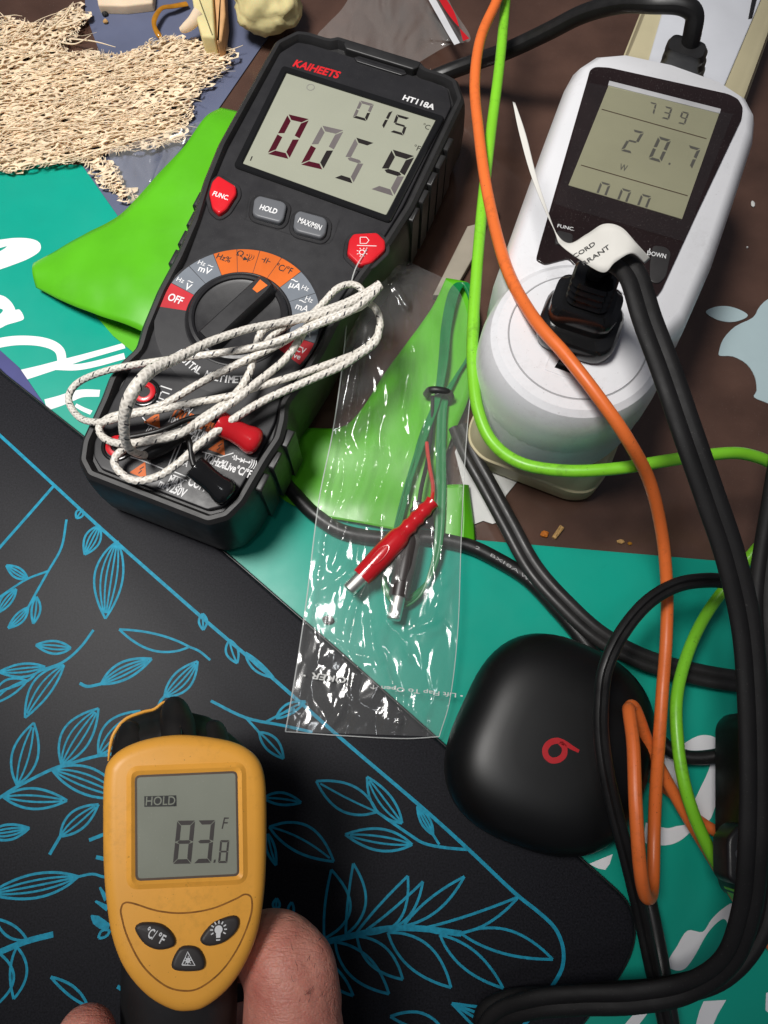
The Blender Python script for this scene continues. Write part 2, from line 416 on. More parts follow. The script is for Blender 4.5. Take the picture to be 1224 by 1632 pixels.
def segs(mb, fr, h, tl, tr, bl, s, t=.2, gap=.03):
    for q in seg7(fr, h, tl, tr, bl, s, t, gap): mb.add(q, [tuple(range(len(q)))])
def pxs(fr, pts, h): return [tuple(fr.at(p[0], p[1], h)[:2]) for p in pts]
def px3(pts): return [P(*p) for p in pts]          # (px,py,z) -> world

# ================================================================== THE SETTING
d = MB(); d.add([(-900, -700, 0), (900, -700, 0), (900, 900, 0), (-900, 900, 0)], [(0, 1, 2, 3)])
o = d.build('desk_surface', M_desk); o['kind'] = 'structure'; o['label'] = 'dark brown laminate desk top under everything'

# ---- teal card with white script
TE = Fr((-60, -20, 0), (1, 0, 0))
def tp(pts, h): return pxs(TE, pts, h)
t = thing('teal_card', 'large teal card with white handwritten script lying on the brown desk', 'card', TE)
out = [(-500, 268), (-100, 264), (130, 262), (190, 347), (330, 560), (520, 800), (745, 859), (1150, 894), (1224, 902), (1700, 940), (1900, 2300), (700, 2300), (500, 1300), (150, 900), (-100, 540), (-500, 300)]
MB().prism(tp(out, 1), .1, 1, .2).build('card_sheet', M_teal, t)
class Ink(MB):
    def add(s, v, f, attr=None):
        if len(v): MB().add(v, f).build('script_stroke', M_white_ink, t)
        return s
ink = Ink(); H = 1.06
def c2(lst, ox, oy, k): return [(ox+x/k, oy+y/k) for x, y in lst]
L = lambda l: c2(l, 0, 340, 4.533)
def hole_poly(mb, fr, outer, inner, z):
    vs = [[Vector((*q, 0)) for q in outer], [Vector((*q, 0)) for q in inner]]
    tr = tessellate_polygon(vs); allv = [(*q, z) for q in outer]+[(*q, z) for q in inner]
    mb.add(allv, [tuple(x) for x in tr])
hole_poly(ink, TE, smooth_closed(tp(L([(-120, 200), (0, 190), (100, 178), (200, 180), (270, 200), (295, 235), (280, 280), (200, 330), (100, 370), (0, 405), (-120, 440)]), H), 4), smooth_closed(tp(L([(-60, 262), (0, 250), (50, 238), (20, 262), (-40, 290)]), H), 3), H)
hole_poly(ink, TE, smooth_closed(tp(L([(-80, 575), (0, 590), (40, 605), (80, 640), (105, 680), (112, 697), (140, 695), (165, 730), (170, 765), (120, 785), (50, 805), (0, 830), (-80, 850)]), H), 3), smooth_closed(tp(L([(-40, 690), (0, 688), (22, 700), (0, 727), (-40, 740)]), H), 3), H)
def ist(pts, wpx, f=L, sub=6): 
    p = tp(f(pts), H); k = 1/4.1
    ink.stroke(p, wpx*k if not hasattr(wpx, '__len__') else [w*k for w in wpx], H+ist.i*.004, sub); ist.i += 1
ist.i = 1
ist([(-60, 955), (0, 935), (100, 920), (200, 918), (300, 928), (385, 955), (435, 1000), (450, 1080)], [21, 21, 20, 19, 17, 17])
ist([(150, 1172), (300, 1130), (450, 1085), (600, 1040), (760, 995), (900, 955)], [24, 20, 17, 13, 12, 12])
ist([(390, 1110), (550, 1112), (700, 1085), (900, 1030)], [12, 13, 13, 13])
ist([(330, 1385), (430, 1355), (520, 1322), (600, 1300), (720, 1300)], [24, 22, 20, 16, 14])
ist([(545, 1385), (600, 1415), (660, 1440)], [7, 8, 9])
Rr = lambda l: c2(l, 924, 1100, 4.08)
ist([(660, 440), (720, 385), (800, 345), (870, 352), (905, 420), (885, 540), (845, 660), (790, 790), (760, 830)], [20, 25, 25, 22, 21, 24, 30, 34, 24], Rr)
ist([(560, 400), (590, 500), (615, 590), (640, 640)], [12, 18, 14, 8], Rr)
ist([(1015, 560), (985, 680), (960, 800), (955, 910)], [8, 18, 22, 20], Rr)
ist([(420, 925), (500, 945), (580, 950), (650, 925), (720, 890)], [30, 28, 24, 20, 10], Rr)
ink.plate(tp(Rr([(60, 1130), (130, 1100), (215, 1065), (195, 1130), (165, 1168), (120, 1160)]), H), H)
R2 = lambda l: c2(l, 804, 1212, 2.914)
ink.plate(smooth_closed(tp(R2([(755, 945), (800, 865), (850, 790), (920, 796), (960, 740), (1005, 695), (1060, 662), (1100, 690), (1085, 770), (1060, 830), (1022, 840), (1036, 765), (1018, 736), (980, 760), (935, 815), (885, 905), (840, 965), (795, 975)]), H), 4), H)
ink.plate(tp(R2([(530, 1260), (640, 1130), (680, 1125), (672, 1165), (600, 1260)]), H), H)
ink.plate(tp(R2([(880, 1260), (905, 1165), (925, 1118), (1030, 1112), (990, 1180), (955, 1260)]), H), H)
ink.plate(tp(R2([(1215, 1080), (1212, 1160), (1260, 1200), (1260, 1060)]), H), H)
# blue slips
tag(MB().prism(tp([(-60, 500), (0, 558), (30, 585), (62, 632), (128, 722), (140, 760), (60, 720), (-60, 620)], 1.6), 1.15, 1.5).build('blue_card', M_blue, fr=TE), 'purple blue card edge showing between the teal card and black mat', 'card')
tag(MB().prism(tp([(133, -120), (136, 20), (150, 60), (165, 100), (130, 262), (190, 347), (206, 330), (330, 200), (440, 40), (440, -120)], .7), .1, .8).build('slate_card', M_slate, fr=TE), 'slate blue card under the beige fibre netting', 'card')

# ---- black mat with cyan leaf art
MT = Fr((-60, -140, 0), (1, 0, 0)); ZM = 6.0
mt = thing('desk_mat', 'black mat with cyan line drawn leaves and a rounded corner', 'mat', MT)
mo = [(-700, 0), (-300, 300), (0, 592), (190, 742), (380, 900), (550, 1048), (715, 1195), (880, 1330), (960, 1400), (1000, 1440), (1012, 1480), (1004, 1525), (975, 1575), (930, 1632), (840, 1760), (600, 2300), (-900, 2300)]
mo = mo[:7]+[tuple(q) for q in spline(mo[7:15], 4)]+mo[15:]
mo2 = pxs(MT, mo, ZM)
MB().prism(mo2, 1.4, ZM, 1.2, 3).build('mat_sheet', M_mat, mt)
ed = MB(); ed.ring(inset(ccw(mo2), -.9), inset(ccw(mo2), .15), 1.3, ZM-1.6, .4); ed.build('mat_edge', M_matedge, mt)
art = MB(); AH = ZM+.06; art_n = [0]
def A(pts, ox=0, oy=0, k=1): return pxs(MT, [(ox+x/k, oy+y/k) for x, y in pts], AH)
def az(): art_n[0] += 1; return AH+.0004*art_n[0]
LW = .92
def ln(pts, w=1, sub=5): art.stroke(A(pts), LW*np.array(w) if hasattr(w, "__len__") else LW*w, az(), sub)
def leaf(base, tip, bl=.22, br=.22, veins=2, w=1, fill=0):
    b = np.array(base, float); e = np.array(tip, float); d = e-b; n = np.array((d[1], -d[0]))
    def cv(k, s=1.0, e0=0.0, e1=1.0): 
        return [b+d*tt+n*k*(math.sin(math.pi*tt**.92))**.9 for tt in np.linspace(e0, e1, 9)]
    ln(cv(bl), w, 2); ln(cv(-br), w, 2)
    for i in range(veins):
        k = -br+(bl+br)*(i+1)/(veins+1)
        ln(cv(k*.92, 1, .02, .93), .8*w, 2)
ln([(-60, 640), (0, 694), (86, 773), (172, 852), (316, 979), (420, 1068), (546, 1179), (668, 1283), (747, 1354), (818, 1421), (860, 1455), (885, 1480), (897, 1509), (897, 1538), (885, 1564), (850, 1615), (830, 1640)], 1.45)
ln([(86, 774), (0, 872), (-60, 935)], 1.35, 2)
leaf((131, 812), (122, 826), .35, .35, 1); leaf((158, 838), (135, 884), .24, .24, 3); leaf((187, 862), (168, 986), .14, .22, 4)
ln([(106, 828), (98, 872), (77, 910), (58, 944), (45, 968)], 1.1); leaf((45, 968), (13, 1001), .2, .12, 2); leaf((58, 951), (53, 994), .2, .12, 1)
ln([(77, 910), (41, 924), (0, 951), (-20, 965)]); leaf((44, 922), (10, 901), .22, .18, 2); leaf((26, 939), (-4, 977), .14, .2, 2)
ln([(149, 1004), (127, 1033), (99, 1056), (62, 1070), (44, 1085), (0, 1102), (-20, 1110)], 1.15); leaf((113, 1033), (57, 1028), .2, .16, 2)
leaf((72, 1063), (-2, 1071), .16, .12, 2); leaf((43, 1085), (-12, 1122), .08, .30, 1); leaf((102, 1060), (40, 1144), .08, .22, 2)
leaf((302, 1031), (190, 1003), .17, .06, 0); ln([(302, 1031), (318, 1038), (335, 1052)])
leaf((161, 1090), (242, 1050), .18, .12, 3, 1.1); ln([(127, 1089), (140, 1094), (161, 1090)], 1.3)
leaf((262, 1110), (315, 1054), .16, .24, 3); ln([(262, 1110), (255, 1119), (250, 1135)], 1.2)
leaf((323, 978), (324, 1004), .25, .25, 1); leaf((366, 1020), (378, 1057), .2, .3, 1); leaf((391, 1040), (436, 1080), .05, .18, 1)
ln([(-10, 1276), (0, 1271), (27, 1254), (83, 1226), (118, 1215), (154, 1205), (171, 1203), (200, 1196)], 1.3)
leaf((27, 1251), (54, 1152), .2, .2, 2); leaf((98, 1219), (157, 1129), .26, .16, 3); leaf((83, 1227), (200, 1272), .2, .14, 3); leaf((5, 1270), (107, 1276), .16, .16, 2); leaf((157, 1204), (224, 1133), .26, .1, 2)
leaf((-20, 1330), (47, 1320), .16, .2, 3); leaf((96, 1333), (157, 1282), .22, .16, 2); ln([(96, 1333), (86, 1350), (79, 1362)], 1.3); ln([(142, 1339), (165, 1330)], 1.4, 2); ln([(153, 1366), (175, 1371)], 1.5, 2)
leaf((125, 1397), (-18, 1425), .14, .12, 3); ln([(125, 1397), (147, 1393), (163, 1397), (180, 1402)])
for a, b in (((159, 1414), (170, 1434)), ((152, 1436), (172, 1448))): ln([a, b], [.8, 2.2], 2)
ln([(145, 1459), (153, 1466), (163, 1473), (174, 1478)], [.6, 3.4, 3.6, 2.4], 3); leaf((175, 1483), (157, 1495), .2, .3, 0)
ln([(85, 1489), (43, 1500), (0, 1517), (-20, 1524)], 2.2); leaf((43, 1498), (-8, 1464), .2, .12, 0); leaf((27, 1509), (22, 1592), .22, .1, 0); leaf((0, 1520), (-4, 1600), .3, .2, 0)
leaf((140, 1604), (81, 1557), .06, .14, 0); ln([(187, 1572), (193, 1576)], 1.4, 2)
ln([(336, 1117), (392, 1144), (450, 1156), (498, 1167)], 1.2); leaf((413, 1167), (452, 1209), .22, .16, 1); ln([(392, 1144), (413, 1167)]); ln([(423, 1151), (450, 1137), (470, 1130)]); leaf((440, 1145), (487, 1118), .2, .1, 1)
leaf((601, 1294), (504, 1245), .22, .18, 1); leaf((641, 1312), (585, 1238), .22, .12, 2); leaf((657, 1346), (550, 1330), .16, .16, 2)
ln([(601, 1294), (651, 1329), (676, 1344), (710, 1351), (747, 1354)], 1.15); leaf((690, 1330), (665, 1285), .14, .14, 2); ln([(690, 1330), (700, 1346)])
leaf((420, 1272), (480, 1279), .2, .12, 1); leaf((429, 1318), (532, 1373), .26, .12, 1); leaf((427, 1329), (440, 1379), .1, .16, 1)
ln([(460, 1530), (517, 1503), (567, 1490), (617, 1480), (672, 1480), (735, 1488)], 2.2)
leaf((517, 1496), (528, 1386), .04, .33, 0); leaf((551, 1490), (563, 1376), .02, .23, 0); leaf((567, 1488), (650, 1396), .02, .30, 0); leaf((584, 1482), (674, 1405), -.02, .24, 0)
leaf((643, 1476), (740, 1397), .06, .12, 0); leaf((672, 1480), (827, 1429), -.02, .17, 0); leaf((735, 1488), (881, 1529), .17, .08, 0)
leaf((701, 1490), (802, 1575), .12, .12, 0); leaf((618, 1486), (719, 1574), .2, .14, 0); leaf((569, 1492), (642, 1561), .18, .18, 0); leaf((534, 1501), (620, 1584), .16, .18, 0); leaf((516, 1530), (563, 1587), .1, .2, 0)
leaf((440, 1450), (441, 1432), .3, .3, 1); leaf((462, 1462), (465, 1438), .2, .2, 0)
for q in ((765, 1605), (768, 1617), (770, 1630), (764, 1645)): ln([(720, 1599), q], 1, 2)
leaf((705, 1640), (622, 1620), .1, .2, 0)
art.build('leaf_print', M_cyan, mt, smooth=0)

# ---- pale emblem on the desk
em = MB(); EF = flat(0, (120, 50, 0)); EH = .35
em.prism(smooth_closed(pxs(EF, [(1125, 497), (1140, 489), (1160, 488), (1180, 494), (1192, 503), (1178, 511), (1160, 513), (1140, 508)], EH), 4), .05, EH)
em.prism(smooth_closed(pxs(EF, [(1300, 470), (1235, 473), (1212, 487), (1200, 506), (1172, 520), (1153, 540), (1146, 560), (1148, 567), (1168, 568), (1190, 580), (1203, 600), (1206, 622), (1202, 633), (1225, 643), (1260, 660), (1330, 600), (1340, 520)], EH), 3), .05, EH)
tag(em.build('apple_sticker', M_apple, fr=EF), 'pale blue grey apple emblem with a leaf on the brown desk', 'sticker')

# ================================================================== power strip under the meter
SF = flat(-23, np.append(P(970, 430, 0)[:2], 0))
st = thing('power_strip', 'aged cream power strip with white top running under the white plug meter', 'power strip', SF)
so = [(1060, -80), (990, 98), (880, 360), (745, 684), (747, 706), (766, 731), (913, 787), (945, 785), (967, 758), (1010, 645), (1190, 156), (1275, -80)]
sp = rounded(pxs(SF, so, 12), 5)
bd = MB(); p0 = ccw(sp)
bd.loft([[(x, y, .3) for x, y in inset(p0, 2)], [(x, y, 3) for x, y in p0], [(x, y, 12) for x, y in p0], [(x, y, 12.6) for x, y in inset(p0, .8)], [(x, y, 24) for x, y in inset(p0, 1.8)], [(x, y, 28.5) for x, y in inset(p0, 3.2)], [(x, y, 30) for x, y in inset(p0, 6)]])
bd.build('strip_body', M_cream, st)
MB().prism(pxs(SF, [(1078, -60), (1030, 109), (900, 420), (1020, 460), (1153, 141), (1238, -60)], 31.4), 29, 31.4, .8).build('socket_plate', M_stripw, st)
tag(MB().prism(pxs(SF, [(1206, -40), (1193, 29), (1199, 28), (1216, -40)], 32), 29.5, 32.2, .3).build('strip_label', M_blk, st), '', '') 
o = bpy.data.objects['strip_label']; del o['label'], o['category']

# ================================================================== plug in energy meter
WF = flat(-21, np.append(P(916, 543, 80)[:2], 0)); 
wm = thing('plug_in_energy_meter', 'white plug in energy meter with round socket and olive display', 'energy meter', WF)
def arc(cx, cy, r, a0, a1, n): return [(cx+r*math.cos(math.radians(a0+(a1-a0)*k/n)), cy+r*math.sin(math.radians(a0+(a1-a0)*k/n))) for k in range(n+1)]
ccx, ccy = .6, 2.0
base = arc(ccx, ccy, 33.5, 160, 380, 30)+[(37.5, 26), (40.5, 60), (41.5, 100), (42, 132), (40.5, 143), (35, 151), (24, 155.5), (0, 157.5), (-22, 155.5), (-32, 150), (-37, 141), (-38, 130), (-37.5, 100), (-36.5, 60), (-35.5, 26)]
# top section a little narrower than the base, so its sides read as rounded walls
h = MB(); b0 = ccw(base)
def shr(p, fx, fy, z, cy=60): return [(x*fx, (y-cy)*fy+cy, z) for x, y in p]
def ysh(p, s): return [(x, y if y < 20 else 20+(y-20)*s, z) for x, y, z in p]
R = [ysh(shr(b0, .985, .99, 33), .86), ysh(shr(b0, 1, 1, 40), .88), ysh(shr(b0, 1, 1, 58), .90), ysh(shr(b0, .975, .99, 68), .885), ysh(shr(b0, .91, .97, 74.5), .875), ysh(shr(b0, .83, .95, 77.4), .868)]
h.loft(R); h.build('housing', M_wplas, wm, 50)
# round socket head
sk = MB(); cyl = lambda r, z, n=64: [(ccx+r*math.cos(2*math.pi*k/n), ccy+r*math.sin(2*math.pi*k/n), z) for k in range(n)]
sk.loft([cyl(31.5, 34), cyl(33, 40), cyl(33, 42), cyl(32.4, 42.6), cyl(32.2, 44), cyl(32.8, 45), cyl(33.6, 56), cyl(33.2, 68), cyl(32, 75), cyl(30.4, 78.4), cyl(28.2, 80), cyl(24.6, 80.2), cyl(24.5, 79.7), cyl(24.1, 79.7), cyl(24.0, 80.3)])
sk.build('socket_head', M_wplas, wm, 28)
MB().loft([cyl(33.25, 40.6), cyl(33.3, 41), cyl(33.3, 41.6), cyl(33.2, 42)], False, False).build('chrome_ring', mat('clear_band', (.6, .62, .62), .12, .5, .05), wm)
MB().loft([cyl(24.55, 79.9), cyl(24.55, 80.24), cyl(24.2, 80.24), cyl(24.2, 79.9)], False, False).build('socket_seam', M_wseam, wm)
g = MB(); g.ring(rounded(pxs(WF, [(867, 588), (880, 552), (930, 572), (915, 606)], 80.6), .6), rounded(pxs(WF, [(869, 587), (881, 555), (928, 573), (914, 604)], 80.6), .6), 80.1, 80.5); g.build('earth_recess', M_wplas, wm)
MB().prism(pxs(WF, [(884, 585), (893, 570), (914, 578), (909, 594)], 80.6), 80.2, 80.55).build('earth_hole', M_gloss, wm)
pn = MB(); pp = pxs(WF, [(940, 112), (948, 107), (970, 108), (1160, 150), (1176, 158), (1184, 172), (1182, 190), (1111, 340), (1055, 462), (1046, 474), (960, 470), (906, 412), (890, 416), (868, 422), (854, 414), (860, 390), (936, 127)], 78)
pn.prism(rounded(pp, 1.2, 2), 77, 78.3, .25); pn.build('display_panel', M_panel, wm)
MB().prism(pxs(WF, [(970, 136), (1147, 179), (1087, 349), (906, 295)], 78.5), 78.2, 78.5).build('display', M_lcdC, wm)
MB().prism(pxs(WF, [(971, 129), (1149, 174), (1147, 181), (969, 136)], 78.6), 78.2, 78.8, .1).build('display_bar', M_wseam, wm)
dg = MB(); hh = 78.56
def ws(tl, tr, bl, s, t=.24): segs(dg, WF, hh, tl, tr, bl, SEG[s], t, .05)
ws((1036, 162), (1047, 165), (1031, 180), '7'); ws((1060, 169), (1072, 172), (1054, 188), '3'); ws((1087, 177), (1098.5, 180), (1080, 196), '9')
ws((1009, 206), (1027, 210.5), (989, 240), '2'); ws((1049.5, 217), (1070, 223), (1033, 253), '0'); ws((1097, 231), (1117, 237), (1082, 264), '7')
for a in ((957.6, 289), (990.7, 299.5), (1022.5, 308.5)):
    segs(dg, WF, hh, a, (a[0]+16, a[1]+4.6), (a[0]-15, a[1]+38), 'abf', .22, .05)
dg.plate(pxs(WF, [(1066, 259), (1069, 260), (1068, 263), (1065, 262)], hh), hh)
text(dg, 'W', WF.at(986, 270, hh), WF.at(998, 273.5, hh), 3, hh)
dg.build('digits', M_segc, wm, 0)
gl = MB()
for a, b in (((959, 174), (1126, 221)), ((926, 263), (1096, 312))): gl.stroke(pxs(WF, [a, b], hh), .4, hh, 1)
gl.build('display_divider', M_line, wm, 0)
M_dbt = mat('dark_button', (.03, .028, .028), .45, .4)
for pts in ([(1041, 390), (1062, 393), (1070, 402), (1062, 440), (1050, 452), (1036, 448), (1036, 420)], [(888, 366), (914, 372), (912, 392), (884, 388)]): MB().prism(rounded(pxs(WF, pts, 79), 1.5), 78.2, 78.9, .3).build('button', M_dbt, wm)
wl = MB(); text(wl, 'FUNC.', WF.at(888, 362, 78.4), WF.at(915, 368, 78.4), 1.5, 78.42, .004); text(wl, 'DOWN', WF.at(1031, 406, 79), WF.at(1061, 412, 79), 1.9, 79, .01)
for a, b in (((1034, 404), (1036, 396)),): wl.stroke(pxs(WF, [a, b], 79), .3, 79, 1)
wl.build('white_lettering', M_wtxt, wm, 0)
# clear protective film on the panel with a lifted lower edge
fl = MB(); q = []; nx, ny = 22, 22
for j in range(ny):
    for i in range(nx):
        u, v = i/(nx-1), j/(ny-1); x = (936+(1168-936)*u)*(1-v)+(884+(1090-884)*u)*v; y = (131+(182-131)*u)*(1-v)+(325+(385-325)*u)*v
        z = 78.75+.12*noise.noise((x*.05, y*.05, 0))+(.5*abs(noise.noise((x*.09, y*.09, 3))) if v > .85 else 0); q.append(WF.at(x, y, z))
fl.add(q, [(j*nx+i, (j+1)*nx+i, (j+1)*nx+i+1, j*nx+i+1) for j in range(ny-1) for i in range(nx-1)]); fl.build('protective_film', M_film, wm)

# ---- plug sitting in the meter + thick flat cord
def rsq(fr, c, hw, hd, rot, n=6, rad=.35):
    p = [(-hw, -hd), (hw, -hd), (hw, hd), (-hw, hd)]; ca, sa = math.cos(rot), math.sin(rot)
    return rounded([(c[0]+x*ca-y*sa, c[1]+x*sa+y*ca) for x, y in p], min(hw, hd)*rad*2, n)
def peanut(k=.55):
    # two round conductors side by side: wide axis first
    def f(th):
        c, s = math.cos(th), math.sin(th); a = c; w = abs(c)
        return (a, s*(1-.52*math.exp(-(c/.24)**2)))
    return f
def world_thing(name, label, cat): return thing(name, label, cat, G)
pc = world_thing('flat_power_cable', 'thick flat black power cord plugged into the round white socket', 'power cord')
PF = WF
plug = MB(); rot = math.radians(0)
cen = lambda px, py, h: WF.at(px, py, h)[:2]
r1 = lambda hw, hd, c, z: [(*p, z) for p in rsq(WF, c, hw, hd, rot)]
c0 = cen(926, 513, 86); cA = cen(935, 482, 94); cB = cen(945, 452, 104)
plug.loft([r1(13.2, 11.2, c0, 80.4), r1(13.8, 11.8, c0, 82), r1(13.8, 11.8, c0, 86), r1(12.6, 10.8, c0, 88), r1(11, 9, cA, 88.6), r1(11.6, 8.6, cA, 90), r1(11.4, 8.2, cA, 95), r1(9, 6.6, cA, 97.5)])
col = []
for k in range(9):
    z = 97+k*1.5; c = cA+(cB-cA)*(k/8); rr = 7.4 if k % 2 else 6.6; col.append(r1(rr, rr*.8, c, z))
plug.loft(col)
pv = MB(); pv.v = [tuple(WF.w(v)) for v in plug.v]; pv.f = plug.f; pv.mi = plug.mi
pv.build('plug', M_gloss, pc, 40)
cp = [(948, 452, 104), (962, 425, 112), (985, 418, 119), (1010, 442, 121), (1032, 510, 121), (1062, 590, 119), (1100, 700, 115), (1135, 800, 109), (1165, 890, 103), (1190, 1000, 96), (1200, 1120, 90), (1203, 1250, 84), (1200, 1360, 78), (1190, 1450, 70), (1160, 1530, 60), (1095, 1575, 50), (1010, 1592, 43), (920, 1595, 36), (850, 1602, 30), (790, 1625, 22), (760, 1690, 14)]
cb = MB(); cb.tube(px3(cp), [4.4, 4.6, 4.8, 5.0]+[5.0]*(len(cp)-4), 28, 8, up=(.25, -.25, 1), h=[3.4, 3.0, 2.7, 2.4]+[2.4]*(len(cp)-4), shape=peanut()); cb.build('cord', M_cordm, pc)
# second pass of the cord down the right edge
cp2 = [(1262, 640, 60), (1235, 800, 62), (1214, 950, 60), (1222, 1100, 56), (1228, 1250, 52), (1224, 1380, 46), (1208, 1480, 42), (1150, 1552, 36), (1060, 1580, 30), (960, 1588, 24), (880, 1594, 18), (810, 1600, 14), (775, 1625, 10), (800, 1700, 9)]
tag((lambda m: (m.tube(px3(cp2), 4.6, 24, 8, up=(0, -.2, 1), h=2.8, shape=peanut()), m.build('loose_cord', M_cordm))[1])(MB()), 'black flat cord looping below the thick plugged cord at right edge', 'cord')
# paper tag on the cord
tg = thing('paper_tag', 'cream paper tag curled around the black cord above the plug', 'tag', G)
eA = [(817, 163), (828, 215), (848, 285), (880, 360), (905, 387), (935, 373), (962, 357), (990, 362), (1015, 388), (1037, 412)]
eB = [(821, 165), (838, 215), (856, 285), (884, 370), (894, 390), (925, 414), (961, 434), (980, 418), (1007, 404), (1028, 420)]
zA = [112, 113, 115, 118, 121, 125, 129, 130, 128, 122]; zB = [112, 113, 115, 118, 122, 124, 125, 127, 127.5, 122]
a = spline([P(*p, z) for p, z in zip(eA, zA)], 8); b = spline([P(*p, z) for p, z in zip(eB, zB)], 8)
m = MB(); nn = len(a); q = []
for i in range(nn):
    for k in range(7): q.append(a[i]+(b[i]-a[i])*k/6)
m.add(q, [(i*7+k, i*7+k+1, i*7+k+8, i*7+k+7) for i in range(nn-1) for k in range(6)])
o = m.build('tag_strip', M_paper, tg, 80); sm = o.modifiers.new('s', 'SOLIDIFY'); sm.thickness = .00025
TGF = Fr(P(945, 405, 126), P(985, 385, 128)-P(930, 415, 125), np.cross(P(985, 385, 128)-P(930, 415, 125), P(950, 360, 127.5)-P(950, 425, 124.8))); 
if TGF.n[2] < 0: TGF = Fr(TGF.o, TGF.x, -TGF.n)
tl = MB(); text(tl, 'CORD', TGF.at(916, 406, 1.2), TGF.at(950, 386, 1.2), 1.35, 1.2, .01); text(tl, 'RRANT', TGF.at(931, 419, 1.2), TGF.at(973, 394, 1.2), 1.35, 1.2, .01)
qq = np.array(q); loc_ = np.stack([(qq-TGF.o)@TGF.x, (qq-TGF.o)@TGF.y, (qq-TGF.o)@TGF.n], 1)
def lay(v):
    d_ = (loc_[:, 0]-v[0])**2+(loc_[:, 1]-v[1])**2; k4 = np.argsort(d_)[:6]; w4 = 1/(d_[k4]+.05)
    return (v[0], v[1], float((loc_[k4, 2]*w4).sum()/w4.sum())+.22)
tl.v = [lay(v) for v in tl.v]
w_ = MB(); w_.v = [tuple(TGF.w(v)) for v in tl.v]; w_.f = tl.f; w_.mi = tl.mi; w_.build('printed_words', M_ktxt, tg, 0)
# black plug on the strip, top right
p2 = thing('strip_plug', 'ribbed black plug in the top of the cream power strip', 'plug', SF)
pb = MB()
def rq(c, hw, hd, z): return [(*p, z) for p in rsq(SF, c, hw, hd, 0)]
s0 = SF.at(1083, 128, 34)[:2]; s1 = SF.at(1090, 100, 48)[:2]; s2 = SF.at(1096, 72, 62)[:2]
rg = []
for k in range(10):
    f = k/9; c = s0+(s1-s0)*min(1, f*2) if f < .5 else s1+(s2-s1)*(f-.5)*2; w = 10.8-2.4*f+(-.7 if k % 2 else .3)
    rg.append(rq(c, w, w*.62, 31.5+30*f))
pb.loft(rg); pb.build('plug_body', M_rub, p2, 30)
pcb = MB(); pts = [(1097, 80, 58), (1104, 50, 66), (1106, 22, 72), (1085, 8, 74), (1040, 6, 72), (990, 6, 66), (930, 22, 56), (870, 52, 44), (810, 80, 32), (760, 98, 20), (690, 125, 10), (600, 170, 6)]
pcb.tube([SF_ for SF_ in px3(pts)], 3.9, 16, 8)
inv = SF.mat().inverted()
pcb.v = [tuple((inv @ Vector([c*MM for c in v]))/MM) for v in pcb.v]; pcb.build('plug_cord', M_cable, p2)

# ================================================================== multimeter
MF0 = flat(-21.6, P(400, 500, 0)); MF = Fr(MF0.w((14.5, 0, 0)), MF0.x)
mm = thing('digital_multimeter', 'black digital multimeter with orange dial arc lying across the teal card', 'multimeter', MF)
half = [(0, 127), (21, 127), (23.5, 124.5), (34, 124.5), (40, 123), (47, 113), (46.4, 50), (44, 30), (40, 10), (38.3, -8), (38, -26), (36, -44), (34, -53), (36.5, -60), (38, -68), (36.5, -78), (35, -97), (32, -105), (25.5, -110), (0, -110)]
rim = ccw(half+[(-x, y) for x, y in half[::-1][1:-1]])
rimr = rounded(rim, 1.6, 2)
ZT = 44
hb = MB(); lower = lambda d, z: [(x, y, z) for x, y in inset(rimr, d)]
hb.loft([lower(3.5, 4.5), lower(.6, 6.5), lower(-.6, 12), lower(-.9, 25), lower(-.4, 36), lower(0, 40), lower(.6, 42.4), lower(2.0, ZT), lower(3.6, ZT), lower(4.6, 42.2), lower(5.2, 40.5)])
hb.build('rubber_holster', M_rub, mm, 26)
# grip ribs on the side walls
for sx in (-1, 1):
    for (y, xx) in ((18, 42.5), (8, 40.6), (-2, 39.8), (-12, 39.2)) if sx < 0 else ((85, 47.6), (75, 47.6), (65, 47.5), (55, 47.3), (45, 46.6), (-70, 38.6), (-80, 37.6), (-90, 36.8)):
        rb = MB(); rb.prism([(sx*(xx-2.2), y+.4), (sx*(xx+1.0), y+.4), (sx*(xx+1.2), y+8), (sx*(xx-2.2), y+8)], 10, 41.2, .9); rb.build('grip_rib', M_rub, mm, 30)
hi = MB()
for y, xx in ((93.3, 48.7), (83.3, 48.7), (73.3, 48.6), (63.3, 48.4), (-63, 39.6), (-72.5, 38.6), (-82, 37.8)): hi.prism([(xx, y-.4), (xx+.5, y-.4), (xx+.5, y+1.6), (xx, y+1.6)], 27, 30)
# face plate
fo = [(0, 118), (30, 118), (37, 117), (42, 108), (41.3, 50), (39.5, 33), (35.5, 10), (33, -8), (32.6, -26), (31, -43), (29.5, -52), (31.3, -62), (31.5, -76), (30, -95), (27.5, -100.5), (22.5, -104), (0, -104)]
face = rounded(ccw(fo+[(-x, y) for x, y in fo[::-1][1:-1]]), 1.2, 2)
MB().prism(face, 36, 42.6, .8).build('face_plate', M_face, mm, 30)
# top bumper tab
MB().prism(rounded([(-14, 119.5), (19, 119.5), (21, 122), (21, 125), (-16, 125), (-16, 122)], .8), 40, 44.4, .7).build('top_tab', M_rub, mm)
MB().prism(rounded([(-7, 115.5), (15, 115.5), (17, 117.3), (15, 119), (-7, 119), (-9, 117.3)], .5), 42.4, 43.3, .4).build('sensor_tab', M_blk, mm)
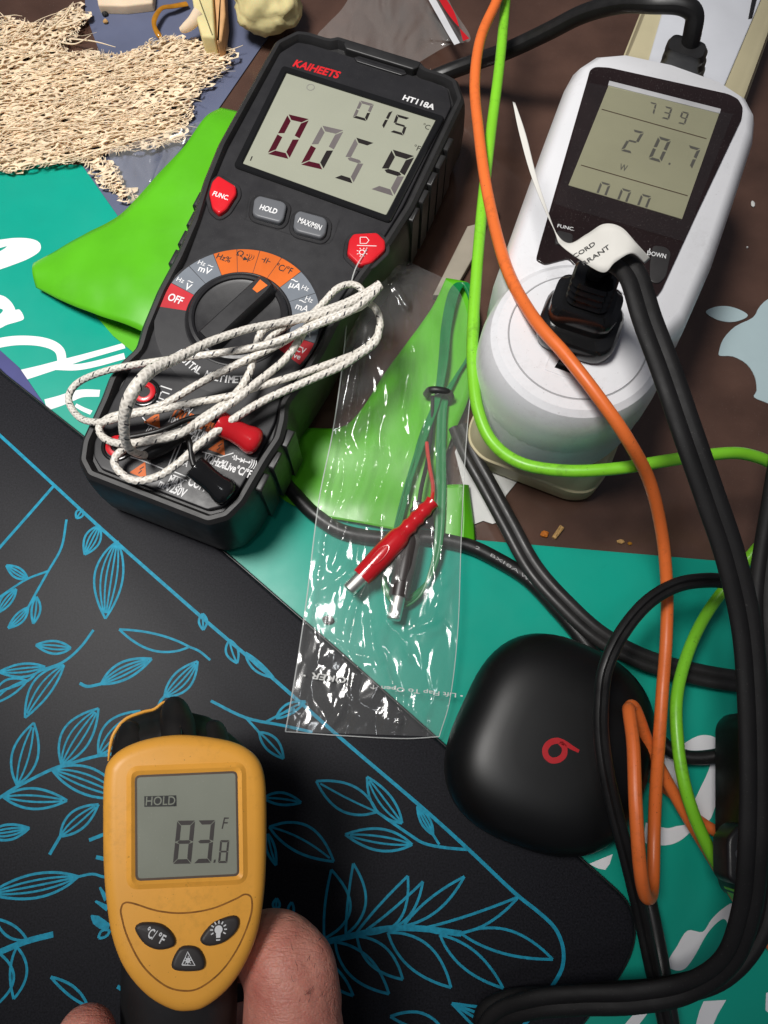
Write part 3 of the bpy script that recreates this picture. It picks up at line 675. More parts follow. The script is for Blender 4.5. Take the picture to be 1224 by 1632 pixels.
# display frame and glass
lc = pxs(MF, [(457, 117), (694, 192), (615, 343), (387, 261)], 43)
lcr = ccw(lc)
fr_o = rounded(inset(lcr, -3.2), 2, 3); fr_i = rounded(inset(lcr, -.1), .6, 3)
f = MB(); f.ring(fr_o, fr_i, 42.4, 43.9, .5); f.build('display_frame', M_gloss, mm)
dsp = MB().prism(lc, 42.4, 43.0).build('display', M_lcdA, mm)
hz = 43.06
DG = [((459, 182), (493, 190), (426, 245)), ((513, 200), (548, 208), (479, 262)), ((567, 219), (596, 228), (533, 283)), ((625, 238), (661, 249), (591, 301))]
k_ = MB(); segs(k_, MF, hz, *DG[0], 'abcdef', .26); k_.build('digits', M_segr, dsp, 0)
k_ = MB(); segs(k_, MF, hz, *DG[1], 'abf', .26); segs(k_, MF, hz, *DG[2], 'fgc', .26); segs(k_, MF, hz, *DG[3], 'cd', .26); segs(k_, MF, hz, (574, 160), (596, 166), (562, 187), 'abfe', .2); k_.build('faint_digits', mat('lcd_mid', lin((104, 98, 98)), .3, .3), dsp, 0)
k_ = MB(); segs(k_, MF, hz, *DG[1], 'ed', .26); k_.build('maroon_digits', M_segr, dsp, 0)
k_ = MB(); segs(k_, MF, hz, *DG[1], 'c', .26); segs(k_, MF, hz, *DG[2], 'ad', .26); segs(k_, MF, hz, *DG[3], 'abfg', .26); segs(k_, MF, hz, (605, 171), (626, 176), (590, 200), 'bc', .2); segs(k_, MF, hz, (632, 182), (653, 188), (622, 210), 'afgcd', .2); segs(k_, MF, hz, (574, 160), (596, 166), (562, 187), 'cd', .2)
text(k_, '°C', MF.at(672, 203, hz), MF.at(683, 207, hz), 2.6, hz, 0); text(k_, '°F', MF.at(658, 238, hz), MF.at(668, 241, hz), 2.8, hz, 0)
k_.stroke(pxs(MF, [(399, 256), (402, 249)], hz), .5, hz, 1)
k_.build('dark_digits', M_segb, dsp, 0)
k_ = MB(); cc = MF.at(495, 139, hz)
k_.stroke(arc(cc[0], cc[1], 1.7, 0, 360, 20), .35, hz, 1); k_.build('clock_icon', M_segl, dsp, 0)
# buttons
wl = MB(); ol = MB(); rl = MB(); kl = MB()
def button(name, pts, m_, r=1.2, z=45.0, well=True, par=mm):
    p = rounded(pxs(MF, pts, 44.4), r, 4)
    if well: MB().ring(inset(p, -1.9), inset(p, -.15), 42.4, 43.1, .25).build('button_well', M_blk, mm)
    return MB().prism(p, 42.4, z, 1.0, 4).build(name, m_, par, 40)
button('function_button', [(338, 290), (348, 280), (376, 297), (377, 309), (361, 334), (349, 342), (338, 332), (333, 308)], M_red)
button('hold_button', [(405, 318), (413, 312), (452, 322), (457, 328), (452, 350), (446, 356), (408, 346), (402, 340)], M_btn)
button('max_min_button', [(470, 342), (477, 336), (517, 347), (522, 354), (519, 373), (512, 380), (473, 370), (467, 363)], M_btn)
button('torch_button', [(556, 383), (563, 373), (601, 371), (614, 384), (614, 398), (592, 419), (573, 424), (553, 405)], M_red)
# outline groove round the grey keys
gro = MB(); gro.stroke(pxs(MF, [(398, 306), (392, 344), (399, 352), (500, 385), (520, 388), (530, 380), (541, 350)], 42.66), .5, 42.66, 4); gro.build('key_groove', M_blk, mm, 0)
T = 45.05
text(wl, 'FUNC.', MF.at(338, 311, T), MF.at(363, 319, T), 2.3, T, .02); text(wl, 'HOLD', MF.at(413, 333, T), MF.at(440, 341, T), 2.5, T, .025); text(wl, 'MAX/MIN', MF.at(474, 354, T), MF.at(510, 367, T), 2.6, T, .02)
text(wl, 'HT118A', MF.at(641, 158.5, 42.66), MF.at(691, 175, 42.66), 2.9, 42.66, .03)
text(rl, 'KAIHEETS', MF.at(466, 105, 42.66), MF.at(538, 125, 42.66), 4.0, 42.66, .035, .12)
wl.build('white_lettering', M_wtxt, mm, 0); wl = MB(); rl.build('red_lettering', M_rtxt, mm, 0); rl = MB()
# torch icon
ti = MB(); c = MF.at(577, 402, T)
ti.stroke(arc(c[0], c[1], 1.1, 0, 360, 14), .35, T, 1)
for k in range(8):
    a_ = math.pi/4*k; ti.stroke([(c[0]+1.6*math.cos(a_), c[1]+1.6*math.sin(a_)), (c[0]+2.3*math.cos(a_), c[1]+2.3*math.sin(a_))], .32, T, 1)
ti.stroke(pxs(MF, [(569, 391), (600, 392)], T), .32, T, 1); ti.stroke(pxs(MF, [(574, 378), (574, 388), (584, 388), (588, 383), (584, 378), (574, 378)], T), .32, T, 1)
ti.build('torch_icon', M_wtxt, mm, 0)
# dial: labelled sectors, ring, knob
kc = np.array((-1.0, -25.6)); KR = 20.4
def ang(px, py, z=42.7): q = MF.at(px, py, z)[:2]-kc; return math.degrees(math.atan2(q[1], q[0]))
def sector(mb, a0, a1, r0, r1, z):
    p = arc(*kc, r0, a0, a1, 8)+arc(*kc, r1, a1, a0, 8); mb.plate(p, z)
bpx = [(260, 490), (277, 453), (303, 426), (339, 402.5), (377.4, 391), (416, 394), (450.5, 408.6), (479.7, 433), (497, 469), (505, 505), (498, 546), (480, 584)]
ba = [ang(*p) for p in bpx]
print('sector angles', [round(x) for x in ba])
for i in range(1, len(ba)):
    while ba[i] > ba[i-1]: ba[i] -= 360
grp = {'orange': [3, 4, 5, 6], 'grey': [1, 2, 7, 8, 9], 'red': [0, 10]}
ro, ri = 33.0, KR+1.2
for nm, idx, m_ in (('orange_dial_label', grp['orange'], M_org), ('grey_dial_label', grp['grey'], M_grey), ('red_dial_label', grp['red'], M_redl)):
    for i in idx: s = MB(); sector(s, ba[i]-.25, ba[i+1]+.25, ri, ro, 42.72); s.build(nm, m_, mm, 0)
dl = MB(); n64 = lambda r, z: [(kc[0]+r*math.cos(2*math.pi*k/72), kc[1]+r*math.sin(2*math.pi*k/72), z) for k in range(72)]
dl.loft([n64(34.0, 42.5), n64(34.0, 42.68), n64(33.4, 42.70), n64(21, 42.70)], False, True); dl.build('dial_plate', M_face, mm, 30)
dk = MB(); dk.loft([n64(21.8, 42.6), n64(21.7, 43.1), n64(21.2, 43.3), n64(20.6, 43.0), n64(20.4, 42.9), n64(20.2, 44.4), n64(19.6, 45.3), n64(18.4, 45.6), n64(17.6, 45.1), n64(17.3, 44.2), n64(16, 43.9)])
knob = dk.build('dial_knob', M_blk, mm, 32)
# grip bar across the knob toward the temperature mark
pa = math.radians(ang(424, 455, 47)); dv = np.array((math.cos(pa), math.sin(pa))); nv = np.array((-dv[1], dv[0]))
bar = MB(); bp = [kc-dv*18.5-nv*4.6, kc-dv*17.5+nv*4.6, kc+dv*14+nv*4.6, kc+dv*18.6+nv*3.9, kc+dv*19.6, kc+dv*18.6-nv*3.9, kc+dv*14-nv*4.6]
bpr = rounded([tuple(p) for p in bp], 1, 3); bb0 = ccw(bpr)
bar.loft([[(x, y, 43) for x, y in inset(bb0, -1.0)], [(x, y, 47) for x, y in bb0], [(x, y, 49) for x, y in inset(bb0, .5)], [(x, y, 49.8) for x, y in inset(bb0, 1.3)]]); bar.build('grip_bar', M_blk, knob, 32)
MB().prism([tuple(kc+dv*11.0-nv*1.3), tuple(kc+dv*16.2-nv*2.1), tuple(kc+dv*16.2+nv*2.1), tuple(kc+dv*11.0+nv*1.3)], 49.6, 49.95).build('pointer_mark', mat('orange_pointer', (.8, .16, .015), .4, .4), knob, 0)
# dial words
def lab(mb, txt, px, py, w, cap, bold=.012, a_=0): c = MF.at(px, py, 42.78); ctext(mb, txt, c, w, cap, a_, 42.78, bold)
lab(wl, 'OFF', 280, 476, 6.4, 3.4, .02); lab(wl, 'V', 300, 457, 2.6, 3.2); lab(wl, 'Hz', 288, 446, 3.2, 2.1, 0); lab(wl, '~', 304, 448, 2.4, 2.4); lab(wl, 'mV', 327, 430, 5.4, 3.0); lab(wl, 'Hz', 322, 419, 3.2, 2.1, 0); lab(wl, '~', 336, 423, 2.4, 2.4)
lab(kl, 'Hz%', 357, 411, 6.2, 2.6); lab(kl, 'Ω', 383, 404, 2.8, 2.6); lab(kl, '•)))', 399, 408, 3.6, 2.0, 0); lab(kl, '°C/°F', 453, 428, 7.2, 3.0)
c = MF.at(392, 413, 42.78); kl.add([(c[0]-1.1, c[1]-1, 42.78), (c[0]-1.1, c[1]+1, 42.78), (c[0]+1, c[1], 42.78)], [(0, 1, 2)]); kl.stroke([(c[0]-2, c[1]), (c[0]+2, c[1])], .3, 42.785, 1); kl.stroke([(c[0]+1, c[1]-1), (c[0]+1, c[1]+1)], .35, 42.78, 1)
c = MF.at(424, 415, 42.78)
for dx in (-.5, .5): kl.stroke([(c[0]+dx, c[1]-1.3), (c[0]+dx, c[1]+1.3)], .4, 42.78, 1); kl.stroke([(c[0]+dx, c[1]), (c[0]+dx*4, c[1])], .35, 42.79, 1)
lab(wl, 'μA', 471, 455, 4.8, 3.0); lab(wl, 'Hz', 487, 459, 3.0, 2.2, 0); lab(wl, '~', 470, 446, 3.0, 3); lab(wl, 'mA', 482, 490, 5.4, 3.0); lab(wl, 'Hz', 493, 477, 3.2, 2.4, 0); lab(wl, '~', 483, 479, 3, 3)
lab(wl, 'NCV', 476, 556, 6, 2.6); lab(wl, 'Live', 470, 566, 5, 2.4); lab(wl, 'A', 492, 532, 2.6, 2.6)
# curved words below the knob
s_ = 'DIGITAL MULTIMETER'
for i, ch in enumerate(s_):
    if ch == ' ': continue
    aG, aI = math.radians(ang(282, 583, 42.8)), math.radians(ang(356, 626, 42.8)); aI += 2*math.pi*(aI < aG); a_ = aG+(i-2)*(aI-aG)/10; rr = 27.4; cx = kc+rr*np.array((math.cos(a_), math.sin(a_)))
    ctext(wl, ch, cx, 2.0 if ch not in 'I' else .6, 3.1, a_+math.pi/2, 42.78, .02)
wl.build('dial_lettering', M_wtxt, mm, 0); wl = MB(); kl.build('dial_symbol', M_ktxt, mm, 0); kl = MB()
# jack plate words and marks
J = 42.75
def jt(mb, txt, a, b, cap, bold=.015): text(mb, txt, MF.at(*a, J), MF.at(*b, J), cap*1.2, J, bold+.012)
jt(ol, 'TRUE', (270, 662), (306, 677), 3.4, .03); jt(ol, 'RMS', (309, 679), (339, 690), 3.4, .03)
jt(wl, 'VΩHz%Live°C/°F', (322, 734), (398, 762), 2.6, .02); jt(wl, 'MAX', (267, 769), (290, 777), 2.6, .03); jt(wl, 'mA/250V', (251, 775), (293, 793), 2.8, .02); jt(wl, 'COM', (298, 772), (325, 783), 3.0, .02)
jt(wl, 'CAT III', (300, 690), (324, 700), 2.6, .03); jt(wl, 'CAT IV', (302, 703), (324, 712), 2.6, .03); jt(wl, '1000V', (268, 672), (292, 680), 2.2, .02); jt(wl, '600V', (283, 654), (304, 661), 2.2, .02); jt(wl, '10A', (232, 688), (244, 693), 2, .01); jt(wl, '7A', (288, 728), (298, 732), 2.6, .02); jt(wl, '10A', (283, 738), (298, 744), 2.2, .02)
def jline(pts, w=.45): wl.stroke(pxs(MF, pts, J), w, J, 1)
jline([(227, 665), (236, 676), (256, 684)]); jline([(322, 720), (352, 728), (372, 722)]); jline([(208, 728), (232, 736), (262, 748)]); jline([(300, 706), (322, 712)]); jline([(287, 697), (266, 748)]); jline([(292, 699), (271, 750)]); jline([(278, 752), (296, 759)]); jline([(276, 757), (298, 766)])
jline([(254, 616), (246, 638), (268, 646)], .5); jline([(256, 615), (274, 621)], .5); jline([(257, 625), (253, 634), (264, 638)], .5); jline([(258, 624), (270, 628)], .5)
# diode and buzzer mark
for a, b in (((370, 728), (374, 729)), ((374, 725), (373, 733)), ((377, 726), (376, 734)), ((377, 730), (384, 733)), ((390, 731), (388, 738)), ((390, 735), (396, 737))): jline([a, b], .45)
wl.plate(pxs(MF, [(384, 729), (382, 737), (389, 735)], J), J); jt(wl, '•)))', (394, 741), (407, 745), 2.2)
for (px, py) in ((247, 668), (350, 711), (225, 748)):
    c = MF.at(px, py, J); tri = [(c[0]-3.6, c[1]-2.8), (c[0]+3.6, c[1]-2.8), (c[0], c[1]+3.4)]
    ol.plate(rounded(tri, .5, 3), J); kl.stroke([(c[0]+.5, c[1]+1.4), (c[0]-.5, c[1]-.2), (c[0]+.4, c[1]-.4), (c[0]-.2, c[1]-1.9)], .45, J+.03, 1)
wl.build('jack_lettering', M_wtxt, mm, 0); ol.build('orange_lettering', M_org, mm, 0); kl.build('black_lettering', M_ktxt, mm, 0)
hi.build('rib_glint', mat('pale_rib_highlight', (.5, .5, .48), .3, .5), mm, 0)  # pale strips painting highlights on the ribs, taken out again right after
bpy.data.objects.remove(bpy.data.objects['rib_glint'])
# jacks
for (px, py, m_) in ((230, 625, M_red), (187, 711, M_red)):
    c = MF.at(px, py, 43)[:2]; j = MB(); cr = lambda r, z: [(c[0]+r*math.cos(2*math.pi*k/28), c[1]+r*math.sin(2*math.pi*k/28), z) for k in range(28)]
    j.loft([cr(4.4, 42), cr(4.4, 43.4), cr(4.0, 43.7), cr(2.5, 43.7), cr(2.3, 43.2), cr(2.3, 40)]); jo = j.build('jack', m_, mm)
    k2 = MB(); k2.loft([cr(6.2, 42.4), cr(6.2, 43.2), cr(5.9, 43.4), cr(5.2, 43.4), cr(4.8, 43.0)], False, False); k2.build('jack_collar', M_gloss, jo)
# plate edge bevel line
el = MB(); el.stroke(pxs(MF, [(120, 700), (160, 745)], 43), .1, 30, 1)

# ================================================================== braided thermocouple lead with plugs
tc = thing('thermocouple_probe', 'coiled white braided thermocouple lead with red and black plugs on the multimeter', 'probe lead', G)
cd_ = MB()
def strand(pts, r=1.45, zoff=0):
    n = len(pts); r_ = r if hasattr(r, '__len__') else [r]*n
    cd_.tube([P(p[0], p[1], p[2]+zoff) for p in pts], r_, 12, 10)
Z = 55
strand([(605, 452, 57), (580, 471, 57), (540, 491, 58), (492, 506, 60), (430, 517, 64), (389, 526, 67), (334, 545, 71), (286, 569, 76), (245, 588, 81), (221, 611, 84), (205, 638, 82), (198, 668, 76), (199, 697, 68), (207, 716, 60), (222, 724, 52), (236, 725, 46.5)], [1.45]*6+[1.6, 1.85, 2.1, 2.3, 2.3, 2.0, 1.75, 1.5, 1.45, 1.45])
strand([(605, 452, 57), (590, 462, 55), (560, 478, 54), (530, 490, 55), (495, 501, 56), (440, 516, 56), (416, 530, 56), (406, 563, 55), (396, 597, 54.5), (371, 632, 55), (320, 668, 57), (286, 692, 60), (240, 702, 58), (210, 706, 56), (185, 706, 53), (165, 697, 50), (158, 682, 49), (170, 668, 50), (190, 661, 52), (252, 648, 52), (320, 610, 53), (389, 575, 57), (440, 551, 58), (492, 521, 59), (540, 501, 60), (577, 487, 59), (606, 456, 58)])
strand([(410, 560, 53), (440, 530, 53), (470, 512, 53), (492, 505, 52.5), (516, 482, 52), (536, 461, 52), (557, 453, 51), (574, 459, 50), (583, 478, 49), (600, 494, 48), (606, 518, 47), (597, 541, 47), (571, 561, 48), (543, 573, 51), (475, 597, 53), (406, 618, 55), (372, 630, 57), (303, 643, 57), (245, 655, 55), (217, 659, 54), (190, 666, 53), (159, 673, 50), (131, 668, 45), (114, 650, 40), (110, 630, 38), (126, 609, 40), (166, 592, 46), (217, 581, 50), (286, 571, 56), (354, 562, 59), (416, 551, 60), (457, 538, 61), (500, 520, 61), (560, 495, 61), (600, 464, 60)], 1.4)
strand([(606, 517, 50), (598, 545, 50), (571, 566, 50), (543, 584, 51), (500, 603, 52), (423, 637, 53), (372, 668, 54), (320, 706, 54), (286, 737, 53), (252, 759, 51), (217, 766, 50), (193, 754, 50), (182, 735, 50), (193, 719, 51), (217, 706, 54), (300, 684, 57.5), (372, 640, 58), (406, 612, 57), (452, 575, 55), (474, 546, 55), (492, 515, 55), (505, 500, 55)], 1.5)
cd_.build('braided_cord', M_braid, tc, 60)
def plug_part(nm, m_, tip, root, r, zt, zr):
    a = P(*tip, zt); b = P(*root, zr); d_ = b-a; L_ = np.linalg.norm(d_); d_ /= L_
    k = MB(); rr = [(0, .72), (.015, .86), (.05, .90), (.25, .90), (.45, .86), (.70, .90), (.84, 1.02), (.95, 1.08), (1.04, 1.02), (1.10, .84), (1.14, .55), (1.15, .2)]
    k.tube([a+d_*L_*t_ for t_, _ in rr], [r*s for _, s in rr], 24, 1)
    o_ = k.build(nm, m_, tc, 40)
    h_ = MB(); h_.tube([a-d_*.05, a+d_*1.2], r*.42, 16, 1); h_.build('cord_hole', M_gloss, o_); return o_
plug_part('red_plug', M_redp, (345, 671), (405, 704), 5.1, 53, 46)
plug_part('black_plug', M_gloss, (308, 742), (360, 785), 5.0, 53, 46)
lw = MB(); lw.tube(px3([(190, 700, 50), (250, 688, 50), (300, 668, 53), (330, 664, 54), (343, 670, 54), (348, 673, 53.5)]), 1.1, 10, 8)
lw.tube(px3([(262, 690, 52), (292, 690, 53), (302, 705, 55), (305, 728, 54), (309, 742, 53.5)]), 1.1, 10, 8)
lw.tube(px3([(232, 726, 47), (262, 712, 47), (292, 694, 49)]), [2.2, 2.6, 2.0], 14, 8)
lw.build('black_leads', M_cable, tc)
for s_, (r1_, r2_) in {'red_plug': (0, 0)}.items(): pass
col_ = MB(); 
for (px, py, m_) in ((404, 705, M_redp), (359, 786, M_gloss)): pass

# ================================================================== infrared thermometer
TO = CAM+ray(297, 1390)*207; vd = (CAM-TO)/np.linalg.norm(CAM-TO); ta = math.radians(10)
TF = Fr(TO, RT, vd*math.cos(ta)-UP*math.sin(ta))
th = thing('infrared_thermometer', 'yellow and black handheld infrared thermometer reading 83.8', 'thermometer', TF)
C8 = lambda l: [(80+x/2.914, 1100+y/2.914) for x, y in l]
fc = C8([(265, 340), (330, 275), (450, 228), (600, 208), (760, 222), (880, 252), (960, 310), (995, 390), (1006, 520), (1005, 800), (990, 1000), (960, 1150), (900, 1290), (820, 1400), (720, 1478), (640, 1498), (560, 1488), (450, 1425), (350, 1310), (290, 1170), (260, 1000), (245, 800), (243, 520), (248, 410)])
fo = smooth_closed(pxs(TF, fc, -1.5), 4)
y = MB(); Rg = []
for k in range(7):
    a = math.pi/2*k/6; Rg.append([(p[0], p[1], -3.2+3.2*math.sin(a)) for p in inset(fo, 3.4*(1-math.cos(a)))])
lower_ = [[(p[0], p[1], -11) for p in inset(fo, 1.4)], [(p[0], p[1], -6) for p in inset(fo, .2)]]
Rg[-1] = [(p[0], p[1], .05) for p in inset(fo, 3.4)]
y.loft(lower_+Rg)
yo = y.build('yellow_shell', M_yel, th, 50)
# display recess
dsq = [(217, 1238), (376, 1231), (379, 1394), (218, 1402)]
w1 = rounded(pxs(TF, [(206, 1226), (388, 1219), (391, 1405), (206, 1414)], .6), 2.4, 5); w2 = rounded(pxs(TF, [(215, 1236), (378, 1229), (381, 1396), (216, 1404)], .3), 1.4, 5)
fm = MB(); o_ = ccw(w1); i_ = ccw(w2)
fm.loft([[(x, yy, .02) for x, yy in inset(o_, -.8)], [(x, yy, .45) for x, yy in o_], [(x, yy, .75) for x, yy in inset(o_, .5)], [(x, yy, .12) for x, yy in i_], [(x, yy, -.2) for x, yy in i_]], False, False); fm.build('display_frame', M_yel, th, 50)
ds = MB().prism(rounded(pxs(TF, dsq, .2), 1.3, 4), -.3, .18).build('display', M_lcdT, th)
e = MB(); e.ring(inset(i_, -.05), inset(i_, .5), .0, .24); e.build('display_edge', mat('brown_edge', (.10, .07, .05), .4, .4), ds)
dg = MB(); hh = .24
segs(dg, TF, hh, (282.5, 1308), (311, 1307.6), (275.5, 1377), 'abcdefg', .24, .02); segs(dg, TF, hh, (316, 1307.6), (343, 1307), (309, 1376), 'abcdg', .24, .02); segs(dg, TF, hh, (351, 1339), (365.5, 1339), (347.5, 1375.6), 'abcdefg', .22, .02)
dg.plate(pxs(TF, [(341, 1370), (344, 1370), (343, 1375), (340, 1375)], hh), hh); text(dg, 'F', TF.at(353, 1321, hh), TF.at(361, 1321, hh), 2.9, hh, 0, .15)
dg.build('digits', mat('lcd_brown', lin((76, 72, 70)), .3, .3), ds, 0)
hb = MB(); hb.plate(pxs(TF, [(230, 1269), (281, 1267.5), (281.5, 1285), (230, 1286)], hh), hh); hb.build('hold_box', mat('lcd_box', lin((62, 62, 60)), .3, .3), ds, 0)
hw = MB(); text(hw, 'HOLD', TF.at(232, 1283.5, hh), TF.at(279, 1282.5, hh), 2.15, hh+.03, .008); hw.build('hold_letters', M_lcdT, ds, 0)
gv = MB(); gp = C8([(330, 1010), (345, 988), (385, 990), (500, 1025), (620, 1035), (750, 1015), (860, 970), (905, 948), (935, 968), (930, 1050), (880, 1180), (800, 1300), (700, 1380), (620, 1396), (530, 1370), (430, 1280), (360, 1150), (330, 1045)])
gq = smooth_closed(pxs(TF, gp, .1), 5); gv.stroke(gq+[gq[0]], .42, .1, 1); gv.build('keypad_groove', M_yeldark, th, 0)
bl_ = MB()
kb = {'unit_button': [(395, 1100), (430, 1080), (510, 1085), (560, 1120), (582, 1165), (565, 1195), (500, 1207), (440, 1182), (402, 1132)], 'light_button': [(700, 1172), (705, 1140), (760, 1080), (850, 1048), (878, 1070), (865, 1120), (810, 1170), (740, 1190)], 'laser_button': [(565, 1290), (570, 1250), (600, 1200), (640, 1188), (690, 1200), (718, 1250), (715, 1290), (680, 1306), (600, 1306)]}
M_kb = mat('charcoal_rubber', (.035, .03, .029), .5, .4, .15, 90, .01, 2000)
for n_, p_ in kb.items():
    q_ = smooth_closed(pxs(TF, C8(p_), .8), 3); b_ = MB().prism(q_, -.1, 1.3, .9, 4).build(n_, M_kb, th, 50)
    s = MB(); Hb = 1.36
    if n_ == 'unit_button':
        text(s, '°C/', TF.at(*C8([(437, 1140)])[0], Hb), TF.at(*C8([(480, 1160)])[0], Hb), 2.2, Hb, .02); text(s, '°F', TF.at(*C8([(488, 1166)])[0], Hb), TF.at(*C8([(520, 1182)])[0], Hb), 2.2, Hb, .02)
    elif n_ == 'light_button':
        c = TF.at(*C8([(782, 1112)])[0], Hb); s.plate(arc(c[0], c[1], 1.0, 0, 360, 16)[:-1], Hb); s.plate([(c[0]-.5, c[1]-1.9), (c[0]+.5, c[1]-1.9), (c[0]+.6, c[1]-.8), (c[0]-.6, c[1]-.8)], Hb+.01); s.stroke([(c[0]-.5, c[1]-2.4), (c[0]+.5, c[1]-2.4)], .3, Hb, 1)
        for k in range(9):
            a_ = math.radians(-30+30*k); s.stroke([(c[0]+1.4*math.cos(a_), c[1]+1.4*math.sin(a_)), (c[0]+2.1*math.cos(a_), c[1]+2.1*math.sin(a_))], .3, Hb, 1)
    else:
        tr = pxs(TF, C8([(612, 1276), (638, 1215), (672, 1278), (612, 1276)]), Hb); s.stroke(tr, .3, Hb, 1)
        c = TF.at(*C8([(640, 1255)])[0], Hb); s.plate(arc(c[0], c[1], .6, 0, 360, 10)[:-1], Hb)
        for k in range(8):
            a_ = math.pi/4*k; s.stroke([(c[0], c[1]), (c[0]+1.0*math.cos(a_), c[1]+1.0*math.sin(a_))], .18, Hb+.01, 1)
    s.build('button_mark', M_wtxt, b_, 0)
# black barrel behind the shell
nz = C8([(275, 330), (282, 270), (300, 205), (350, 140), (430, 106), (485, 92), (525, 62), (572, 54), (622, 70), (655, 100), (740, 124), (800, 172), (880, 236), (940, 300), (975, 400), (975, 800), (930, 1100), (800, 1330), (640, 1420), (450, 1330), (310, 1100), (270, 800), (266, 450)])
nb = smooth_closed(pxs(TF, nz, -24), 4)
nc_ = np.mean(nb, axis=0); b = MB(); b.loft([[(x, yy, -62) for x, yy in inset(nb, 7.5)], [(x, yy, -60) for x, yy in inset(nb, 7)], [(x, yy, -38) for x, yy in inset(nb, 3.4)], [(x, yy, -29) for x, yy in inset(nb, .3)], [(x, yy, -26) for x, yy in inset(nb, .15)], [(x, yy, -24.6) for x, yy in inset(nb, .5)], [(x, yy, -23.4) for x, yy in inset(nb, 1.4)], *[[(nc_[0]+(x-nc_[0])*k_, nc_[1]+(yy-nc_[1])*k_, z_) for x, yy in nb] for k_, z_ in ((.90, -20), (.80, -15), (.70, -12), (.4, -11.5), (.08, -11.5))]])
M_nose = mat('nose_rubber', (.0115, .0105, .010), .5, .32, .35, 120, .03, 700)
b.tube([TF.at(276, 1126, -26), TF.at(279, 1138, -21), TF.at(283, 1160, -15.5), TF.at(287, 1195, -11)], [3.2, 5.0, 5.6, 5.6], 20, 6, h=[3, 4.2, 5, 5])
b.tube([TF.at(204, 1162, -25), TF.at(210, 1174, -20), TF.at(216, 1205, -14)], [2.6, 4, 4.6], 16, 6); b.tube([TF.at(340, 1160, -25), TF.at(341, 1172, -20), TF.at(342, 1205, -14)], [2.6, 4, 4.6], 16, 6)
bo = b.build('black_barrel', M_nose, th, 50)
yr = MB(); yr.tube([TF.at(*p, -27)-np.array((.15, -.1, 0)) for p in C8([(272, 330), (280, 270), (298, 205), (350, 138), (430, 104), (485, 90), (525, 60), (560, 52)])], [.2, .45, .5, .5, .45, .45, .4, .15], 8, 6); yr.build('front_rim', M_yel, th)
sg = MB(); gp = [TF.at(*C8([p])[0], h) for p, h in (((590, 70), -19.5), ((600, 110), -14.6), ((604, 160), -9.6), ((608, 205), -6))]; sg.tube(gp, .22, 6, 4); sg.build('moulding_seam', M_gloss, bo)
hd = MB(); hp = [(288, 1480, -22), (287, 1560, -26), (286, 1650, -32), (284, 1760, -42), (280, 1900, -56), (276, 2060, -74)]
hd.tube([TF.at(*p) for p in hp], [15.5, 15.8, 15.6, 15.2, 15, 15], 32, 6, up=(0, 0, 1), h=[13, 14, 15, 16, 16, 16], shape=lambda t_: (math.copysign(abs(math.cos(t_))**.75, math.cos(t_)), math.copysign(abs(math.sin(t_))**.75, math.sin(t_)))); hd.build('handle', M_rub, th, 50)
sm_ = MB(); sm_.tube([TF.at(300, 1600, -12), TF.at(300, 1632, -15.5), TF.at(299, 1700, -20)], .25, 6, 4); sm_.build('handle_seam', M_gloss, th)

# ---- hand gripping the handle
def PD(px, py, dep): 
    q = CAM+ray(px, py)*dep; return q
hm_ = MB()
def ball(c, r, n=14):
    R = [[tuple(c+r*np.array((math.sin(a)*math.cos(2*math.pi*k/n), math.sin(a)*math.sin(2*math.pi*k/n), -math.cos(a)))) for k in range(n)] for a in np.linspace(.12, math.pi-.12, 9)]
    hm_.loft(R)
def chain(pts):
    q = [PD(*p[:3]) for p in pts]; r = [p[3] for p in pts]
    hm_.tube(q, r, 18, 8)
    for c, rr in ((q[0], r[0]), (q[-1], r[-1])): ball(c, rr*.995)
wr = (430, 2230, 232, 21)
chain([(470, 2560, 240, 25), wr, (400, 1960, 226, 20)])
chain([wr, (470, 1960, 216, 15), (480, 1790, 216, 14.2), (468, 1650, 219, 14.0), (460, 1560, 221, 12.4), (444, 1524, 224, 12.0), (418, 1510, 234, 10), (385, 1516, 246, 8.6), (340, 1530, 256, 7.4)])   # index
chain([wr, (520, 1890, 226, 13), (512, 1720, 236, 10.0), (470, 1640, 244, 9.4), (410, 1640, 258, 8.6), (330, 1650, 266, 7.2)])       # middle
chain([wr, (520, 1980, 238, 12.5), (520, 1850, 254, 9.6), (470, 1760, 262, 9.0), (405, 1750, 272, 8.2), (335, 1760, 278, 6.8)])       # ring
chain([wr, (510, 2070, 248, 12), (515, 1960, 268, 8.6), (470, 1880, 276, 8.0), (410, 1870, 284, 7.2), (350, 1880, 288, 6.0)])      # little
chain([wr, (300, 1960, 214, 15.0), (200, 1820, 206, 11.2), (150, 1730, 205, 9.4), (139, 1680, 206, 8.4), (138, 1650, 207, 7.6)])  # thumb
chain([(400, 1960, 220, 17), (480, 1850, 216, 15)])
chain([(487, 1600, 221, 10.2), (481, 1545, 221, 9.6), (471, 1524, 222, 9.2)])
hand = hm_.build('person', M_skin, None, 180)
s = hand.modifiers.new('re', 'REMESH'); s.mode = 'VOXEL'; s.voxel_size = .0009; s.use_smooth_shade = True
s = hand.modifiers.new('sm', 'SMOOTH'); s.factor = .5; s.iterations = 10
bpy.context.view_layer.update()
hm2 = bpy.data.meshes.new_from_object(hand.evaluated_get(bpy.context.evaluated_depsgraph_get()))
hand.modifiers.clear(); hand.data = hm2; hm2.name = 'person'
hm2.materials.clear(); hm2.materials.append(M_skin)
hm2.polygons.foreach_set('use_smooth', [True]*len(hm2.polygons)); hm2.polygons.foreach_set('material_index', [0]*len(hm2.polygons))
tag(hand, 'bare hand gripping the black handle of the yellow thermometer', 'person')
